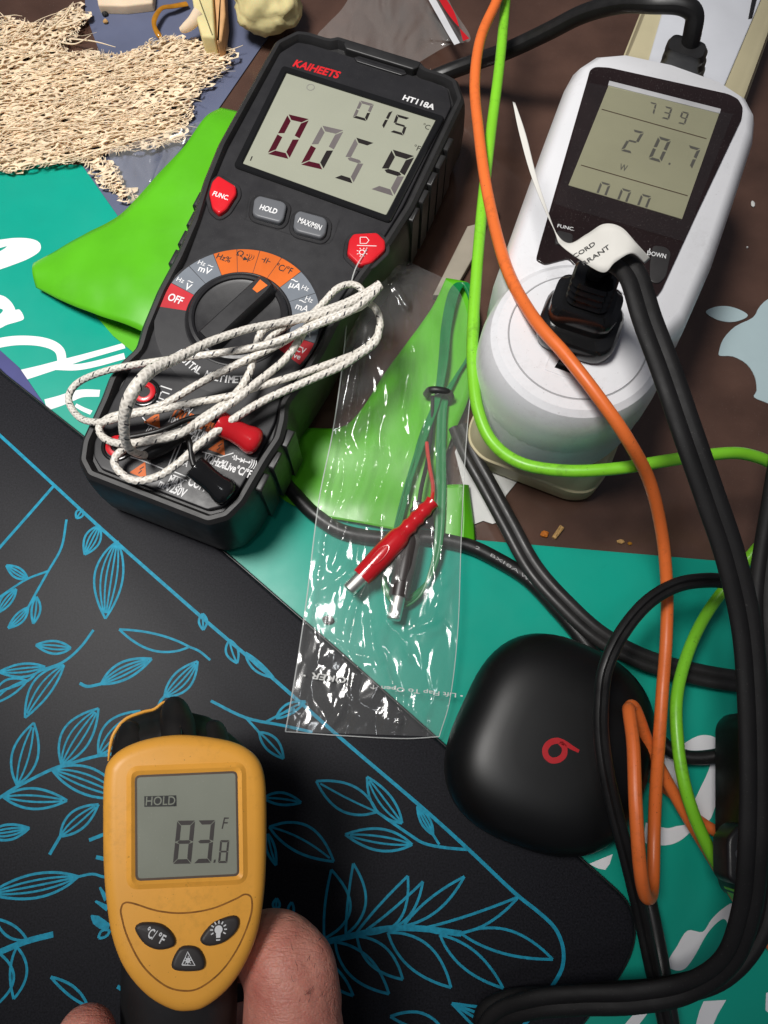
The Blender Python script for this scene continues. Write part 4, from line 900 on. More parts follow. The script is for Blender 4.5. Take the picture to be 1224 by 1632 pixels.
# fine hairs on the finger back
hr = MB(); rnd = random.Random(3)
for k in range(20):
    px = rnd.gauss(492, 13); py = rnd.uniform(1490, 1600); a_ = rnd.uniform(-.5, .9)+1.2; l_ = rnd.uniform(7, 13)
    dep = 209.6+max(0, abs(px-472)-10)*.06
    hr.tube([PD(px, py, dep), PD(px+l_*.5*math.cos(a_), py-l_*.5*math.sin(a_), dep-.7), PD(px+l_*math.cos(a_)+1.5, py-l_*math.sin(a_), dep-.5)], [.045, .04, .02], 4, 3)
ho = hr.build('finger_hair', M_ktxt, hand)

# ================================================================== earbud case
EF2 = flat(-12, np.append(P(882, 1195, 16)[:2], 0))
ec = thing('earbud_case', 'matte black rounded earbud case with a red logo resting on the teal card', 'earbud case', EF2)
co = [(845, 1015), (798, 1034), (768, 1072), (742, 1137), (716, 1190), (712, 1222), (722, 1255), (745, 1290), (786, 1322), (845, 1348), (900, 1364), (941, 1373), (976, 1357), (1005, 1325), (1028, 1255), (1040, 1190), (1046, 1140), (1040, 1108), (1008, 1078), (957, 1054), (905, 1029), (870, 1016)]
cp_ = rounded(pxs(EF2, [(806, 972), (660, 1288), (986, 1409), (1070, 1090)], 15), 44, 14); cen_ = np.mean(cp_, axis=0)
cs = MB(); Rg = []
for j in range(25):
    t_ = -1.15+(math.pi/2+1.15)*j/24; zz = 15+(14.5 if t_ > 0 else 10)*math.sin(t_); k = max(.03, abs(math.cos(t_)))**(.42 if t_ > 0 else .5); 
    if j == 24: k = .06
    Rg.append([(cen_[0]+(p[0]-cen_[0])*k, cen_[1]+(p[1]-cen_[1])*k, zz) for p in cp_])
cs.loft(Rg); cso = cs.build('case_shell', M_case, ec, 60)
lgm = MB(); Hl = 29.6
lc_ = lambda l: [(700+x/2.336, 820+y/2.336) for x, y in l]
lpts = pxs(EF2, lc_([(520, 882), (495, 868), (468, 852), (440, 842), (412, 850), (395, 872), (398, 898), (418, 915), (445, 912), (464, 895), (466, 868), (450, 848)]), Hl)
def zsurf(x, yv):
    # height of the lid above (x,y)
    best = None; d_ = np.array((x, yv))-cen_; a_ = math.atan2(d_[1], d_[0])
    rr = [(abs((math.atan2(p[1]-cen_[1], p[0]-cen_[0])-a_+math.pi) % (2*math.pi)-math.pi), math.hypot(p[0]-cen_[0], p[1]-cen_[1])) for p in cp_]
    R0 = min(rr)[1]; k = min(1, math.hypot(*d_)/R0); c_ = k**(1/.42); return 15+14.5*math.sqrt(max(0, 1-c_*c_))
lgm.stroke(lpts, [1.1, 1.5, 1.9, 2.1, 2.1, 2.1, 2.1, 2.1, 2.1, 2.1, 2.0, 1.9], 0, 6)
lgm.v = [(v[0], v[1], zsurf(v[0], v[1])+.12) for v in lgm.v]; lgm.build('red_logo', M_logo, cso, 0)

# ================================================================== loose cables
s_seed = []
def cable(name, label, pts, r, m_, cat='cable', **kw):
    sd = len(s_seed); s_seed.append(1)
    k = MB(); k.tube(px3([(p[0]+2.2*noise.noise((i*.9, sd, 0)), p[1]+2.2*noise.noise((i*.9, sd, 7)), p[2]) for i, p in enumerate(pts)]), r, kw.pop('n', 16), 10, **kw); return tag(k.build(name, m_, smooth=60), label, cat)
cable('orange_cable', 'orange cable crossing the white meter and looping by the black earbud case', [(812, -60, 60), (792, 0, 60), (767, 60, 60), (757, 130, 60), (762, 210, 62), (778, 310, 66), (806, 425, 76), (850, 505, 86), (900, 565, 90), (950, 628, 90), (1000, 700, 84), (1036, 770, 66), (1056, 855, 48), (1062, 940, 38), (1062, 1020, 33), (1056, 1100, 33), (1050, 1180, 30), (1046, 1260, 24), (1042, 1330, 20), (1041, 1400, 22), (1037, 1428, 28), (1028, 1425, 36), (1020, 1380, 44), (1013, 1280, 48), (1008, 1190, 46), (1003, 1140, 42), (1004, 1128, 38), (1012, 1132, 34), (1040, 1200, 22), (1080, 1275, 14), (1120, 1342, 10), (1165, 1415, 8), (1195, 1460, 7), (1240, 1520, 6)], [2.25]*34, M_ocab)
cable('orange_cable', 'short orange cable end under the lime cable beside the black clip', [(1040, 1240, 5), (1075, 1268, 4), (1105, 1300, 3.6), (1135, 1322, 3.6), (1170, 1338, 5), (1220, 1350, 8)], 2.2, M_ocab)
cable('lime_cable', 'lime green cable sweeping around the base of the white meter', [(812, -60, 50), (806, 0, 52), (796, 100, 54), (783, 210, 56), (770, 320, 58), (759, 430, 58), (754, 530, 58), (754, 600, 58), (762, 655, 58), (785, 705, 58), (830, 738, 60), (900, 750, 62), (980, 747, 64), (1060, 735, 64), (1130, 724, 60), (1190, 724, 54), (1240, 748, 46), (1262, 800, 38), (1240, 840, 30), (1208, 872, 24), (1165, 925, 20), (1125, 980, 18), (1096, 1040, 22), (1080, 1110, 26), (1080, 1180, 27), (1090, 1250, 26), (1112, 1315, 22), (1146, 1380, 18), (1185, 1430, 14), (1230, 1470, 10)], 2.25, M_gcab)
cable('black_cable', 'slim black cable arching over the black earbud case', [(1230, 945, 40), (1165, 928, 44), (1120, 925, 46), (1075, 934, 48), (1030, 962, 50), (990, 1010, 52), (966, 1065, 52), (958, 1120, 50), (958, 1170, 48), (966, 1230, 46), (982, 1300, 42), (1000, 1370, 36), (1020, 1450, 28), (1042, 1550, 22), (1060, 1632, 18), (1075, 1720, 12)], 2.7, M_cable, h=2.1, up=(0, -.3, 1), shape=peanut())
cable('black_cable', 'short dull black cable curving past the white script letters', [(1030, 1150, 8), (1060, 1188, 8), (1095, 1206, 9), (1135, 1207, 10), (1172, 1195, 12), (1220, 1180, 14)], 2.7, M_cable)
cable('black_cable', 'black cable running below the earbud case beside the slim one', [(1020, 1380, 8), (1034, 1440, 10), (1050, 1520, 14), (1064, 1600, 16), (1085, 1720, 14)], 3.0, M_cable)
k = cable('printed_cable', 'round black cable with tiny white print beside the clear bag', [(440, 755, 3.2), (470, 788, 3.4), (502, 820, 3.6), (545, 847, 3.8), (610, 858, 3.6), (680, 858, 4), (740, 868, 4.2), (790, 890, 4.2), (840, 922, 4.4), (885, 968, 4.6), (925, 1015, 5), (960, 1065, 5), (1000, 1130, 5)], 3.2, M_cable)
cb_t = MB()
cf = [(772, 884), (796, 896), (820, 912), (843, 929), (862, 947)]
CF = flat(0); txt_s = ['2', 'BXI', '8A', 'WG', 'll']
for s_, a_, b_ in zip(txt_s, [(757, 874), (781, 886), (806, 901), (829, 916), (852, 935)], [(764, 877), (803, 899), (826, 914), (850, 933), (866, 948)]): text(cb_t, s_, CF.at(*a_, 7.6), CF.at(*b_, 7.6), 1.3, 7.6, 0)
cb_t.build('cable_print', mat('grey_ink', (.35, .35, .35), .5, .3), k, 0)
cable('dusty_flat_cord', 'dusty flat black cord passing from under the power strip over teal card', [(730, 680, 8), (748, 722, 9), (775, 770, 9), (810, 835, 8), (850, 905, 8), (900, 965, 9), (960, 1015, 9), (1030, 1052, 8), (1110, 1075, 7), (1180, 1086, 7), (1260, 1095, 6)], 4.4, M_cableO, n=24, h=2.3, up=(0, 0, 1), shape=peanut())
# black clip / cable end at the right edge
kx = thing('cable_clip', 'small black plastic clip on the cables at the right edge', 'clip', flat(0, P(1172, 1360, 0)))
KF = flat(0, P(1172, 1360, 0))
MB().prism(rounded(pxs(KF, [(1155, 1335), (1172, 1314), (1200, 1310), (1205, 1395), (1186, 1408), (1172, 1412), (1156, 1400)], 44), 2), 34, 46, 1.4).build('clip_body', M_blk, kx)
MB().dome(*KF.at(1178, 1362, 46)[:2], 45.9, 1.3, 1.6, .7).build('clip_button', M_btn, kx)
MB().prism(rounded(pxs(KF, [(1164, 1416), (1176, 1408), (1192, 1428), (1188, 1452)], 30), .6), 24, 34, .6).build('lime_tab', M_gcab, kx)
bx = thing('cable_adapter', 'long black cable adapter standing beside the cords at right edge', 'adapter', flat(0, P(1196, 1280, 0)))
XF = flat(0, P(1196, 1280, 0))
MB().prism(rounded(pxs(XF, [(1176, 1150), (1192, 1132), (1240, 1132), (1240, 1440), (1190, 1440), (1178, 1400)], 40), 4), 20, 44, 2.4).build('adapter_body', M_cable, bx)

# ================================================================== lime plastic sheet (folded sleeve)
def ruled(mb, r1, r2, n=14, bulge=0, sub=8):
    a = spline(px3(r1), sub); b = spline(px3(r2), sub); q = []
    for i in range(len(a)):
        for k in range(n+1):
            t_ = k/n; p = a[i]+(b[i]-a[i])*t_; q.append(p+np.array((0, 0, 1))*bulge*math.sin(math.pi*t_)*min(1, i/ len(a)*1.5+.3)+np.array((0, 0, 1.1*noise.noise((p[0]*.035, p[1]*.035, 2))+.5*noise.noise((p[0]*.1, p[1]*.06, 5)))))
    w = n+1; mb.add(q, [(i*w+k, i*w+k+1, (i+1)*w+k+1, (i+1)*w+k) for i in range(len(a)-1) for k in range(n)])
sl = thing('lime_sleeve', 'bright lime plastic sheet folded and tucked under the multimeter', 'plastic sheet', G)
m = MB(); ruled(m, [(352, 172, 10), (325, 190, 14), (290, 240, 15), (245, 285, 14), (190, 345, 12), (140, 372, 10), (95, 397, 7), (54, 420, 4.5)], [(440, 200, 8), (420, 260, 10), (380, 400, 12), (330, 590, 12), (226, 528, 14), (160, 503, 12), (100, 480, 8), (58, 458, 5)], 16, 3)
o = m.build('sheet_fold', M_sleeve, sl, 80); s = o.modifiers.new('s', 'SOLIDIFY'); s.thickness = .0004
m = MB(); m.prism(pxs(G, [(150, 500), (180, 535), (213, 562), (300, 640), (420, 560), (300, 440)], 2), 1.5, 2.1); m.build('sheet_under', M_sleeve, sl)
m = MB(); ruled(m, [(711, 444, 6), (687, 493, 6), (650, 545, 5.5), (615, 593, 5), (553, 678, 4), (470, 690, 3.5), (440, 780, 3), (500, 822, 2.6)], [(745, 450, 7), (764, 500, 7), (757, 580, 7), (745, 640, 6.5), (715, 710, 6), (700, 775, 5), (690, 815, 4.4), (655, 850, 3)], 14, .8)
o = m.build('sheet_run', M_sleeve, sl, 80); s = o.modifiers.new('s', 'SOLIDIFY'); s.thickness = .0004
m = MB(); ruled(m, [(690, 775, 6), (690, 820, 5.6), (700, 868, 5)], [(737, 773, 7), (738, 820, 7), (735, 871, 6)], 6, .4); ruled(m, [(737, 773, 7), (738, 820, 7), (735, 871, 6)], [(746, 774, 3), (755, 835, 3), (757, 866, 3)], 6, .5)
o = m.build('sheet_end', M_sleeve, sl, 40); s = o.modifiers.new('s', 'SOLIDIFY'); s.thickness = .0004

# ================================================================== clear bag with green test lead
wr_ = thing('wire_lead', 'coiled green wire with red and black barrel plugs inside the clear bag', 'wire lead', G)
wm_ = MB(); rnd = random.Random(11)
for k in range(8):
    j = lambda s=2.5: rnd.uniform(-s, s)
    o1 = k*1.9
    wm_.tube(px3([(612+j(4)+k*1.5, 905+j(), 7), (640+j(4)+o1*.6, 800+j(), 9), (668+o1*.8, 700, 10+k*.3), (692+o1*.6, 640, 11), (700+o1*.9, 580, 11+k*.4), (705+o1, 520, 11.5), (715+o1*1.1, 470, 11.5), (728+o1, 452, 11), (742+o1*.6, 460, 10.5+k*.3), (752+o1*.5, 500, 10), (748+o1*.2, 560, 10), (726+o1*.2, 600, 10), (702+o1*.8, 640, 9.5), (697+o1*.9, 700, 9), (696+o1, 780, 9), (694+o1*.8, 860, 8), (685+o1*.5, 910, 7), (668+j(), 950+j()-k*1.5, 6), (640+j(), 968+j()-k*2, 6), (616+j(), 950-k*2, 6), (606+k, 915, 6.5)]), .52, 8, 8)
wm_.build('green_wire', M_wire, wr_)
bk = MB(); bk.tube(px3([(690, 632, 11), (688, 680, 11), (682, 730, 12), (672, 775, 13), (668, 800, 13)]), .9, 8, 8); bk.build('black_wire', M_cable, wr_)
rd = MB(); rd.tube(px3([(680, 705, 12), (684, 740, 12.5), (690, 775, 13), (688, 800, 13.5)]), .9, 8, 8); rd.build('red_wire', M_rwire, wr_)
ti_ = MB(); ti_.tube(px3([(680, 628, 10), (686, 622, 14.5), (700, 622, 15.5), (714, 626, 14), (718, 634, 10), (712, 642, 7)]), 1.7, 10, 6); ti_.build('wire_tie', M_rub, wr_)
def barrel(nm, m_, root, neck, end, tip, z0, z1, r):
    a = P(*root, z0); b_ = P(*neck, z0); c = P(*end, z1); e_ = P(*tip, z1)
    k = MB(); pts = []; rr = []
    for i in range(13): t_ = i/12; pts.append(a+(b_-a)*t_); rr.append(r*(.58+.14*t_+(.12 if i % 3 == 0 else 0)))
    for t_, s_ in ((.02, .92), (.1, 1.0), (.5, 1.04), (.9, .98), (1, .94)): pts.append(b_+(c-b_)*t_); rr.append(r*s_)
    k.tube(pts, rr, 20, 1); o_ = k.build(nm, m_, wr_, 45)
    k = MB(); d_ = (e_-c); k.tube([c-d_*.1, c+d_*.96, e_], [r*.66, r*.66, r*.56], 18, 1); k.build('metal_tip', M_steel, o_, 40)
    k = MB(); d2 = (c-b_); L_ = np.linalg.norm(d2); d2 /= L_; upv = np.array((0, 0, 1.)); sd = np.cross(d2, upv); sd /= np.linalg.norm(sd)
    mid = b_+(c-b_)*.55+upv*(r*1.0); ov = [mid+d2*L_*.22*math.cos(x)+sd*r*.42*math.sin(x)-upv*.12*abs(math.sin(x)) for x in np.linspace(0, 2*math.pi, 21)]; k.tube(ov, .18, 6, 1); k.build('grip_outline', m_, o_)
barrel('red_plug', M_redp, (689, 800), (640, 852), (576, 920), (555, 941), 15, 13, 4.5)
barrel('black_plug', mat('brown_black_plastic', (.035, .028, .027), .35, .45), (668, 802), (655, 855), (635, 952), (627, 988), 10, 10, 4.3)

CREASE = [[(560, 560), (553, 600), (545, 640), (541, 690), (545, 720), (535, 770)], [(573, 570), (560, 640), (546, 720), (545, 780), (520, 850), (505, 930)], [(590, 640), (586, 690), (580, 740), (560, 800), (548, 850), (530, 900)],
 [(690, 600), (685, 640), (672, 690), (662, 740)], [(650, 770), (648, 810), (630, 850)], [(478, 1010), (505, 950), (530, 930), (560, 905)], [(525, 1020), (560, 1040), (600, 1052), (625, 1085), (640, 1140)], [(570, 960), (562, 1000), (556, 1040), (570, 1062)],
 [(590, 990), (596, 1030), (606, 1055)], [(615, 990), (640, 1020), (650, 1045)], [(706, 860), (704, 900), (700, 950), (690, 980)], [(720, 820), (716, 880), (708, 930)], [(600, 430), (640, 442), (662, 434)], [(628, 452), (640, 475), (650, 490)],
 [(620, 700), (618, 740), (600, 790), (585, 830)], [(655, 560), (650, 600), (640, 650)], [(630, 1180), (640, 1130), (645, 1110)], [(520, 1165), (540, 1140), (548, 1120)], [(615, 880), (590, 905), (560, 960), (545, 1010)], [(668, 1000), (690, 990), (700, 985)], [(500, 820), (515, 800), (530, 730)]]
CR = [spline([np.array(p, float) for p in c], 6) for c in CREASE]
def crease(x, y):
    z = 0
    for i, c in enumerate(CR):
        if not (min(p[0] for p in c)-14 < x < max(p[0] for p in c)+14 and min(p[1] for p in c)-14 < y < max(p[1] for p in c)+14): continue
        d_ = min((p[0]-x)**2+(p[1]-y)**2 for p in c); z += (1.5 if i % 3 else -1.2)*math.exp(-d_/34)*(.7+.6*noise.noise((x*.05, y*.05, i)))
    return z
def bag(name, label, corners, zf, mt_, seed, nx=110, ny=240, amp=1.0, back=True):
    """corners TL TR BR BL rails in px; zf(u,v) height; crumpled top film plus flat back film"""
    b_ = MB()
    (tl, tr, br, bl) = [np.array(c, float) for c in corners[:4]]
    lr = corners[4]; rr = corners[5]
    L_ = spline([np.array(p, float) for p in lr], 12); R_ = spline([np.array(p, float) for p in rr], 12)
    def rail(Rl, v): i = v*(len(Rl)-1); k = min(int(i), len(Rl)-2); return Rl[k]+(Rl[k+1]-Rl[k])*(i-k)
    q = []
    for j in range(ny+1):
        v = j/ny; a = rail(L_, v); c = rail(R_, v)
        for i in range(nx+1):
            u = i/nx; p = a+(c-a)*u; e_ = min(u, 1-u, v*1.5, (1-v)*1.5)
            wx, wy = p[0]+14*noise.noise((p[0]*.02, p[1]*.02, seed)), p[1]+22*noise.noise((p[0]*.016, p[1]*.016, seed+3))
            v1 = noise.voronoi(Vector((wx*.026+seed, wy*.0090, .5)))[0]; v2 = noise.voronoi(Vector((wx*.055+wy*.012, wy*.024+seed, 2.5)))[0]
            w = .50*(v1[1]-v1[0])+.10*(v2[1]-v2[0])+.35*noise.noise((p[0]*.03+seed, p[1]*.008, 1.3))-.2+(crease(p[0], p[1])*.36 if nx > 100 else 0)
            z = zf(u, v)+amp*3.6*w*min(1, .35+e_*5)
            q.append(P(p[0], p[1], max(z, 1.6 if back else .6)))
    W_ = nx+1; b_.add(q, [(j*W_+i, (j+1)*W_+i, (j+1)*W_+i+1, j*W_+i+1) for j in range(ny) for i in range(nx)])
    return tag(b_.build(name, mt_, smooth=180), label, 'plastic bag')
def hem(parent, pts, r=.28):
    k = MB(); k.tube(px3(pts), r, 8, 8); k.build('bag_hem', mat('film_edge', (.75, .76, .75), .12, .5, .05, alpha=.45), parent)
def zbag(u, v):
    z = 15.5-4*v
    if v < .45: z += (1-u)**1.6*30*(1-v/.45)**1.1
    if v > .66: z = 12.7-(v-.66)*14
    z += .8*math.sin(math.pi*u)
    return max(z, 7.6)
bo = bag('clear_bag', 'clear crinkled plastic bag holding the green wire across multimeter and teal card', [(560, 440), (760, 460), (700, 1172), (455, 1165), [(585, 395), (560, 450), (546, 580), (530, 690), (508, 800), (488, 960), (470, 1080), (455, 1166)], [(655, 418), (735, 470), (752, 600), (742, 720), (735, 860), (730, 1000), (718, 1110), (700, 1174)]], zbag, M_bag, 2.7)
hem(bo, [(585, 395, 46), (560, 450, 44), (546, 580, 26), (530, 690, 15), (508, 800, 12.6), (488, 960, 11), (470, 1080, 9.4), (455, 1166, 8.4)])
hem(bo, [(752, 600, 15.6), (742, 720, 14), (735, 860, 12.8), (730, 1000, 12), (718, 1110, 9.6), (700, 1174, 8.4)], .2)
hem(bo, [(455, 1166, 8.4), (540, 1172, 8.2), (640, 1177, 8.2), (700, 1174, 8.4)], .22)
BF = flat(0, P(600, 1080, 9)); pr = MB()
text(pr, 'OKER', BF.at(553, 1080, 3), BF.at(497, 1072, 3), 2.3, 3, .02, .2); text(pr, '• Lift Flap To Open ↑', BF.at(738, 1106, 3), BF.at(590, 1091, 3), 1.6, 3, .008)
text(pr, '•', BF.at(488, 1074, 3), BF.at(484, 1073, 3), 1.6, 3); text(pr, '•', BF.at(564, 1083, 3), BF.at(560, 1082, 3), 1.6, 3)
p_ = MB(); p_.v = [tuple(BF.w(v)) for v in pr.v]; p_.f = pr.f; p_.mi = pr.mi; p_.build('bag_print', mat('faded_white_ink', (.6, .6, .58), .5, .3), bo, 0)
# zip bag behind the multimeter head
zb = bag('zip_bag', 'small cloudy zip bag with a red stripe behind the multimeter', [(0, 0)]*4+[[(575, -40), (548, 10), (522, 38), (505, 60), (520, 90)], [(700, -40), (720, 10), (750, 62), (715, 72), (660, 104)]], lambda u, v: 10+4*math.sin(math.pi*u), M_bag2, 8.1, 60, 60, 3.2)
rs = MB(); ruled(rs, [(690, -20, 16), (712, 20, 16), (748, 62, 15)], [(698, -20, 16), (724, 20, 16), (738, 66, 15)], 4, 0); rs.build('red_zip_stripe', M_redp, zb)
rs = MB(); ruled(rs, [(672, -20, 16), (694, 20, 16), (724, 72, 15)], [(684, -20, 16), (706, 20, 16), (733, 69, 15)], 4, 0); rs.build('white_zip_stripe', mat('zip_white', (.6, .6, .62), .3, .4), zb)
bag('bag_scrap', 'crumpled clear plastic scrap between the fibre netting and lime sheet', [(0, 0)]*4+[[(170, 240), (185, 275), (205, 318), (216, 335)], [(330, 190), (290, 235), (250, 285), (222, 325)]], lambda u, v: 7+3*math.sin(math.pi*u), M_bag2, 4.4, 50, 50, 3.0)

# ================================================================== beige fibre netting
lf = MB(); LFo = [(-60, 20), (0, 31), (41, 36), (75, 40), (117, 7), (141, 27), (112, 60), (89, 69), (117, 86), (154, 84), (192, 87), (220, 82), (240, 65), (271, 56), (302, 65), (364, 74), (371, 89), (350, 120), (319, 144), (297, 166), (304, 178), (285, 223), (250, 233), (192, 240), (150, 246), (175, 265), (215, 318), (208, 325), (165, 290), (130, 255), (103, 256), (62, 264), (17, 275), (0, 269), (-60, 272)]
rnd = random.Random(21)
def net(npts, seed, z0, lo, hi_, ang_, ax, dens):
    """a sheet of fibres: every cell of an uneven mesh leaves a rounded hole, the rim between holes sinks at its edges"""
    rn = random.Random(seed); ca, sa = math.cos(ang_), math.sin(ang_); pts = []; tries = 0
    while len(pts) < npts and tries < 60000:
        tries += 1; x = rn.uniform(-90, 400); yv = rn.uniform(-20, 345)
        u = (x*ca+yv*sa)/ax; v = (-x*sa+yv*ca)
        dd = dens*(.55+.9*abs(noise.noise((x*.02, yv*.03, seed+4))))
        if all((u-p[0])**2+(v-p[1])**2 > dd for p in pts[-500:]): pts.append((u, v))
    vs, es, fs, *_ = delaunay_2d_cdt([Vector(p) for p in pts], [], [], 0, 1e-6)
    cen = [sum((vs[i] for i in f_), Vector((0, 0)))/len(f_) for f_ in fs]; adj = {}
    for fi, f_ in enumerate(fs):
        for i in f_: adj.setdefault(i, []).append(fi)
    def tow(c): u = c[0]*ax; v = c[1]; return np.array((u*ca-v*sa, u*sa+v*ca))
    zz = lambda p: z0+1.2*noise.noise((p[0]*.02, p[1]*.02, seed))+.8*noise.noise((p[0]*.07, p[1]*.07, seed+2))
    for vi, fl_ in adj.items():
        c0_ = vs[vi]
        pl = sorted((cen[i] for i in fl_), key=lambda q: math.atan2(q[1]-c0_[1], q[0]-c0_[0]))
        if len(pl) < 4: continue
        pl = [tow(q) for q in pl]; c_ = sum(pl)/len(pl); ins = inpoly(*c_, LFo)
        if not ins: continue
        if max(np.linalg.norm(q-c_) for q in pl) > 36: continue
        out_ = []
        for a_, b_ in zip(pl, pl[1:]+pl[:1]): out_ += [a_, a_*.67+b_*.33, a_*.33+b_*.67]
        h_ = rn.uniform(lo, hi_)*(0.75 if rn.random() < .25 else 1)
        wob = rn.uniform(0, 6.28)
        in_ = [c_+(q-c_)*h_*(.84 if k % 3 == 0 else 1.0)*(1+.10*math.sin(3*k+wob)) for k, q in enumerate(out_)]
        md = [q*.55+w_*.45 for q, w_ in zip(out_, in_)]; n_ = len(out_)
        vv = [P(*q, zz(q)) for q in out_]+[P(*q, zz(q)-.10) for q in md]+[P(*q, zz(q)-.55) for q in in_]
        lf.add(vv, [(r_*n_+k, r_*n_+(k+1) % n_, (r_+1)*n_+(k+1) % n_, (r_+1)*n_+k) for r_ in (0, 1) for k in range(n_)])
net(1300, 1, 4.6, .68, .94, -.22, 2.9, 20); net(1500, 2, 3.6, .5, .84, -.14, 3.0, 15); net(1000, 4, 2.6, .5, .8, -.3, 2.4, 24)
def tug(a, b, r0, z0):
    m_ = ((a[0]+b[0])/2+rnd.uniform(-2, 2), (a[1]+b[1])/2+rnd.uniform(-2, 2)); lf.tube([P(*a, z0), P(*m_, z0+.6), P(*b, z0+.2)], [r0, r0*.9, r0*.5], 5, 3, h=r0*.7)
for k in range(420):      # frayed ends round the rim
    e0 = rnd.randrange(len(LFo)); a = np.array(LFo[e0-1]); b = np.array(LFo[e0]); 
    if np.linalg.norm(a-b) > 90: continue
    p = a+(b-a)*rnd.random(); cdir = np.array((170, 150))-p; cdir = cdir/np.linalg.norm(cdir); st_ = p+cdir*rnd.uniform(2, 9); en = p-cdir*rnd.uniform(-1, 5)+np.array((rnd.uniform(-6, 6), rnd.uniform(-4, 4)))
    tug(tuple(st_), tuple(en), rnd.uniform(.10, .26), 4.2+rnd.uniform(-1.2, 1))
# long fibres and frayed ends
for k in range(420):
    x = rnd.uniform(-50, 320); yv = rnd.uniform(30, 268); l_ = rnd.uniform(25, 170); a_ = rnd.gauss(-.2, .13); ph = rnd.uniform(0, 6); am = rnd.uniform(1, 6)
    n_ = 6; pts = [(x+l_*t_/n_*math.cos(a_)-am*math.sin(a_)*math.sin(ph+t_*1.3), yv+l_*t_/n_*math.sin(a_)+am*math.sin(ph+t_*1.3)) for t_ in range(n_+1)]
    if inpoly(*pts[0], LFo) and inpoly(*pts[3], LFo) and (inpoly(*pts[-1], LFo) or rnd.random() < .25): r0 = rnd.uniform(.10, .30); lf.tube([P(*p, 5.4+rnd.uniform(-.9, 1.1)) for p in pts], [r0*.5]+[r0]*(n_-1)+[r0*.4], 5, 3, h=r0*.8)
for a, b, c in (((60, 60), (100, 30), (117, 3)), ((112, 62), (150, 66), (184, 75)), ((80, 45), (110, 40), (140, 26)), ((90, 66), (120, 70), (145, 56)), ((30, 50), (38, 38), (40, 28)), ((10, 30), (6, 26), (0, 20)), ((60, 50), (68, 36), (72, 30)), ((240, 75), (238, 64), (244, 60))):
    lf.tube([P(*a, 5), P(*b, 8), P(*c, 9)], [.5, .36, .16], 5, 5)
tag(lf.build('fibre_netting', M_lace, smooth=80), 'beige dried fibre netting lying at the top left corner', 'netting')

# ================================================================== pale foam pieces, tie, crumbs
fm1 = thing('foam_roll', 'pale yellow rolled foam with cream edge at the top', 'foam', G)
k = MB(); k.prism(rounded(pxs(G, [(300, -40), (337, -40), (340, 10), (343, 62), (322, 60), (310, 20)], 14), 1.2), 4, 15, 1.4); k.build('block', M_foam, fm1)
k = MB(); k.prism(rounded(pxs(G, [(338.5, -40), (356, -40), (359, 20), (353, 62), (345, 66), (344, 30)], 14), .8), 3, 13.5, 1.2); k.build('peach_edge', mat('peach_foam', lin((206, 160, 112)), .7, .25, .2, 60, .05, 900), fm1)
k = MB(); k.tube(px3([(318, 20, 14), (308, 34, 12), (296, 44, 10), (288, 48, 9)]), [3.4, 3, 2.4, 1.4], 12, 6); k.build('cream_tail', M_foamw, fm1)
def lump(name, label, px, py, z, rx, ry, rz, m_, seed, cat='foam'):
    b_ = bmesh.new(); bmesh.ops.create_icosphere(b_, subdivisions=4, radius=1)
    for v_ in b_.verts:
        n_ = 1+.24*noise.noise(v_.co*1.5+Vector((seed, 0, 0)))-.16*abs(noise.noise(v_.co*2.3+Vector((seed, 4, 0))))+.06*noise.noise(v_.co*6+Vector((seed, 2, 0))); v_.co = Vector((v_.co.x*rx*n_, v_.co.y*ry*n_, v_.co.z*rz*n_))*MM
    me = bpy.data.meshes.new(name); b_.to_mesh(me); b_.free(); me.polygons.foreach_set('use_smooth', [True]*len(me.polygons)); me.materials.append(m_)
    o_ = bpy.data.objects.new(name, me); COL.objects.link(o_); o_.location = Vector(P(px, py, z))*MM; return tag(o_, label, cat)
lump('foam_lump', 'pale yellow crumpled foam lump above the multimeter head', 424, -2, 17, 19, 19, 13, M_foam, 3)
tag((lambda m: (m.prism(rounded(pxs(G, [(150, -30), (156, 8), (200, 9), (243, 4), (246, -30)], 6), 1), 1, 6, 1), m.build('cream_strip', M_foamw))[1])(MB()), 'pinkish cream strip at the top edge above slate card', 'strip')
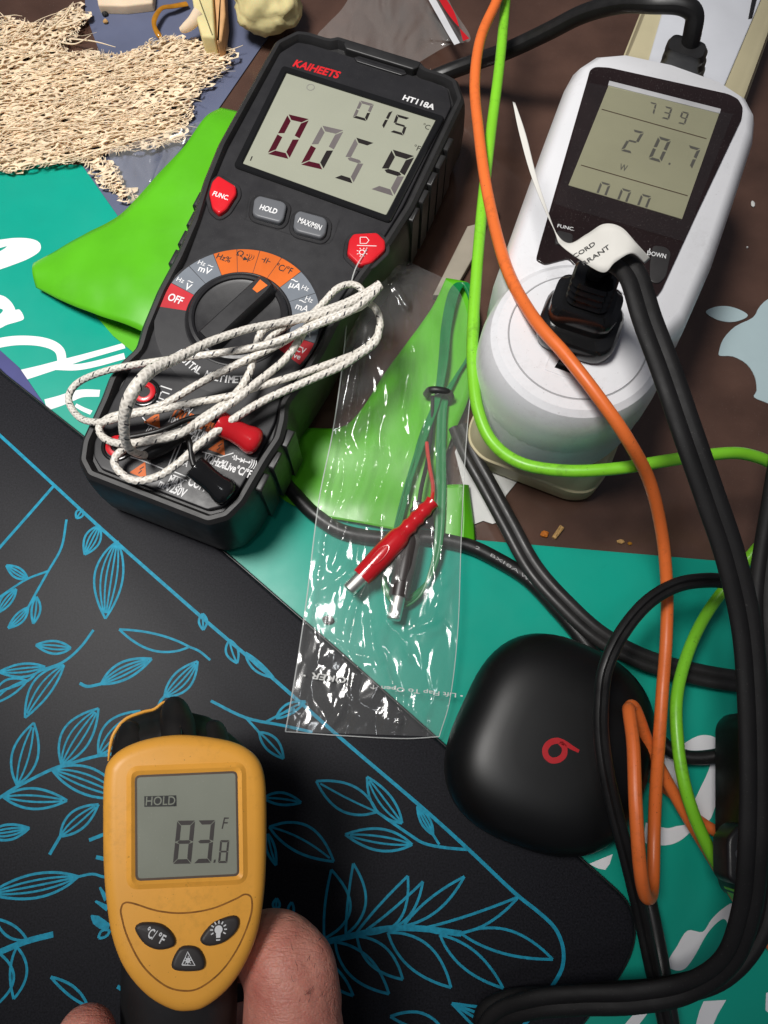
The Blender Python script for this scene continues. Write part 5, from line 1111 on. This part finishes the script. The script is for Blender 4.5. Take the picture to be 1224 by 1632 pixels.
tag((lambda m: (m.tube(px3([(298, 6, 3), (275, 10, 5), (258, 13, 6), (247, 28, 6), (246, 42, 5), (253, 56, 4), (258, 60, 3)]), [1.8, 1.6, 1.3, 1.5, 1.2, 1.4, .8], 10, 6, h=.8), m.build('amber_tie', M_tie))[1])(MB()), 'curled amber plastic tie on the slate card', 'tie')
lump('dark_crumb', 'dark crumb on the slate card', 167, 22, 1.8, 1.6, 1.4, 1, M_ktxt, 1, 'crumb'); lump('tan_crumb', 'tan crumb beside the dark crumb on slate card', 168, 34, 1.8, 1.3, 1.3, 1, M_crumbt, 2, 'crumb')
lump('orange_crumb', 'orange brown crumb on the desk above the teal card', 868, 851, .9, 1.7, 1.5, .9, M_crumbo, 5, 'crumb')
tag(MB().prism(rounded(pxs(G, [(880, 855), (893, 836), (900, 841), (886, 859)], 1.5), .4), .1, 1.8, .5).build('wood_chip', M_crumbt), 'tan wood chip on the desk beside orange crumb', 'wood chip')
lump('pale_crumb', 'pale tan crumb on the desk near the orange cable', 989, 863, .7, 1.6, .9, .7, M_crumbt, 8, 'crumb')
lump('brown_crumb', 'small brown crumb right of the pale tan crumb', 1004, 866, .6, 1.0, .7, .6, M_tie, 9, 'crumb')
lump('white_flake', 'white flake on the desk right of the meter', 1200, 325, .6, .9, 1.9, .5, M_pap2, 4, 'flake')
lump('white_speck', 'tiny white speck on the desk below the white flake', 1191, 394, .5, .5, .5, .5, M_pap2, 6, 'flake')
lump('grey_lump', 'small dark grey lump under the clear bag', 523, 988, 2.2, 2.3, 2.0, 1.2, M_rub, 7, 'crumb')
# torn paper under the strip
tag(MB().prism(pxs(G, [(738, 690), (750, 730), (772, 740), (830, 760), (806, 790), (800, 830), (785, 835), (770, 830), (755, 836), (745, 800), (725, 720)], .8), .1, .9).build('paper_scrap', M_pap2), 'torn white paper scrap under the black cords', 'paper')
# grey strip on the desk behind the multimeter
tag(MB().prism(pxs(G, [(690, 470), (745, 360), (775, 352), (760, 400), (720, 470)], 4), .2, 4, .6).build('grey_ruler', M_tape), 'dull grey plastic strip between multimeter and lime cable', 'strip')
lump('smoke_bead', 'small translucent grey knob behind the lime cable', 785, 334, 6, 2.2, 3.4, 3, mat('smoke_grey', (.30, .31, .30), .25, .5), 12, 'bead')
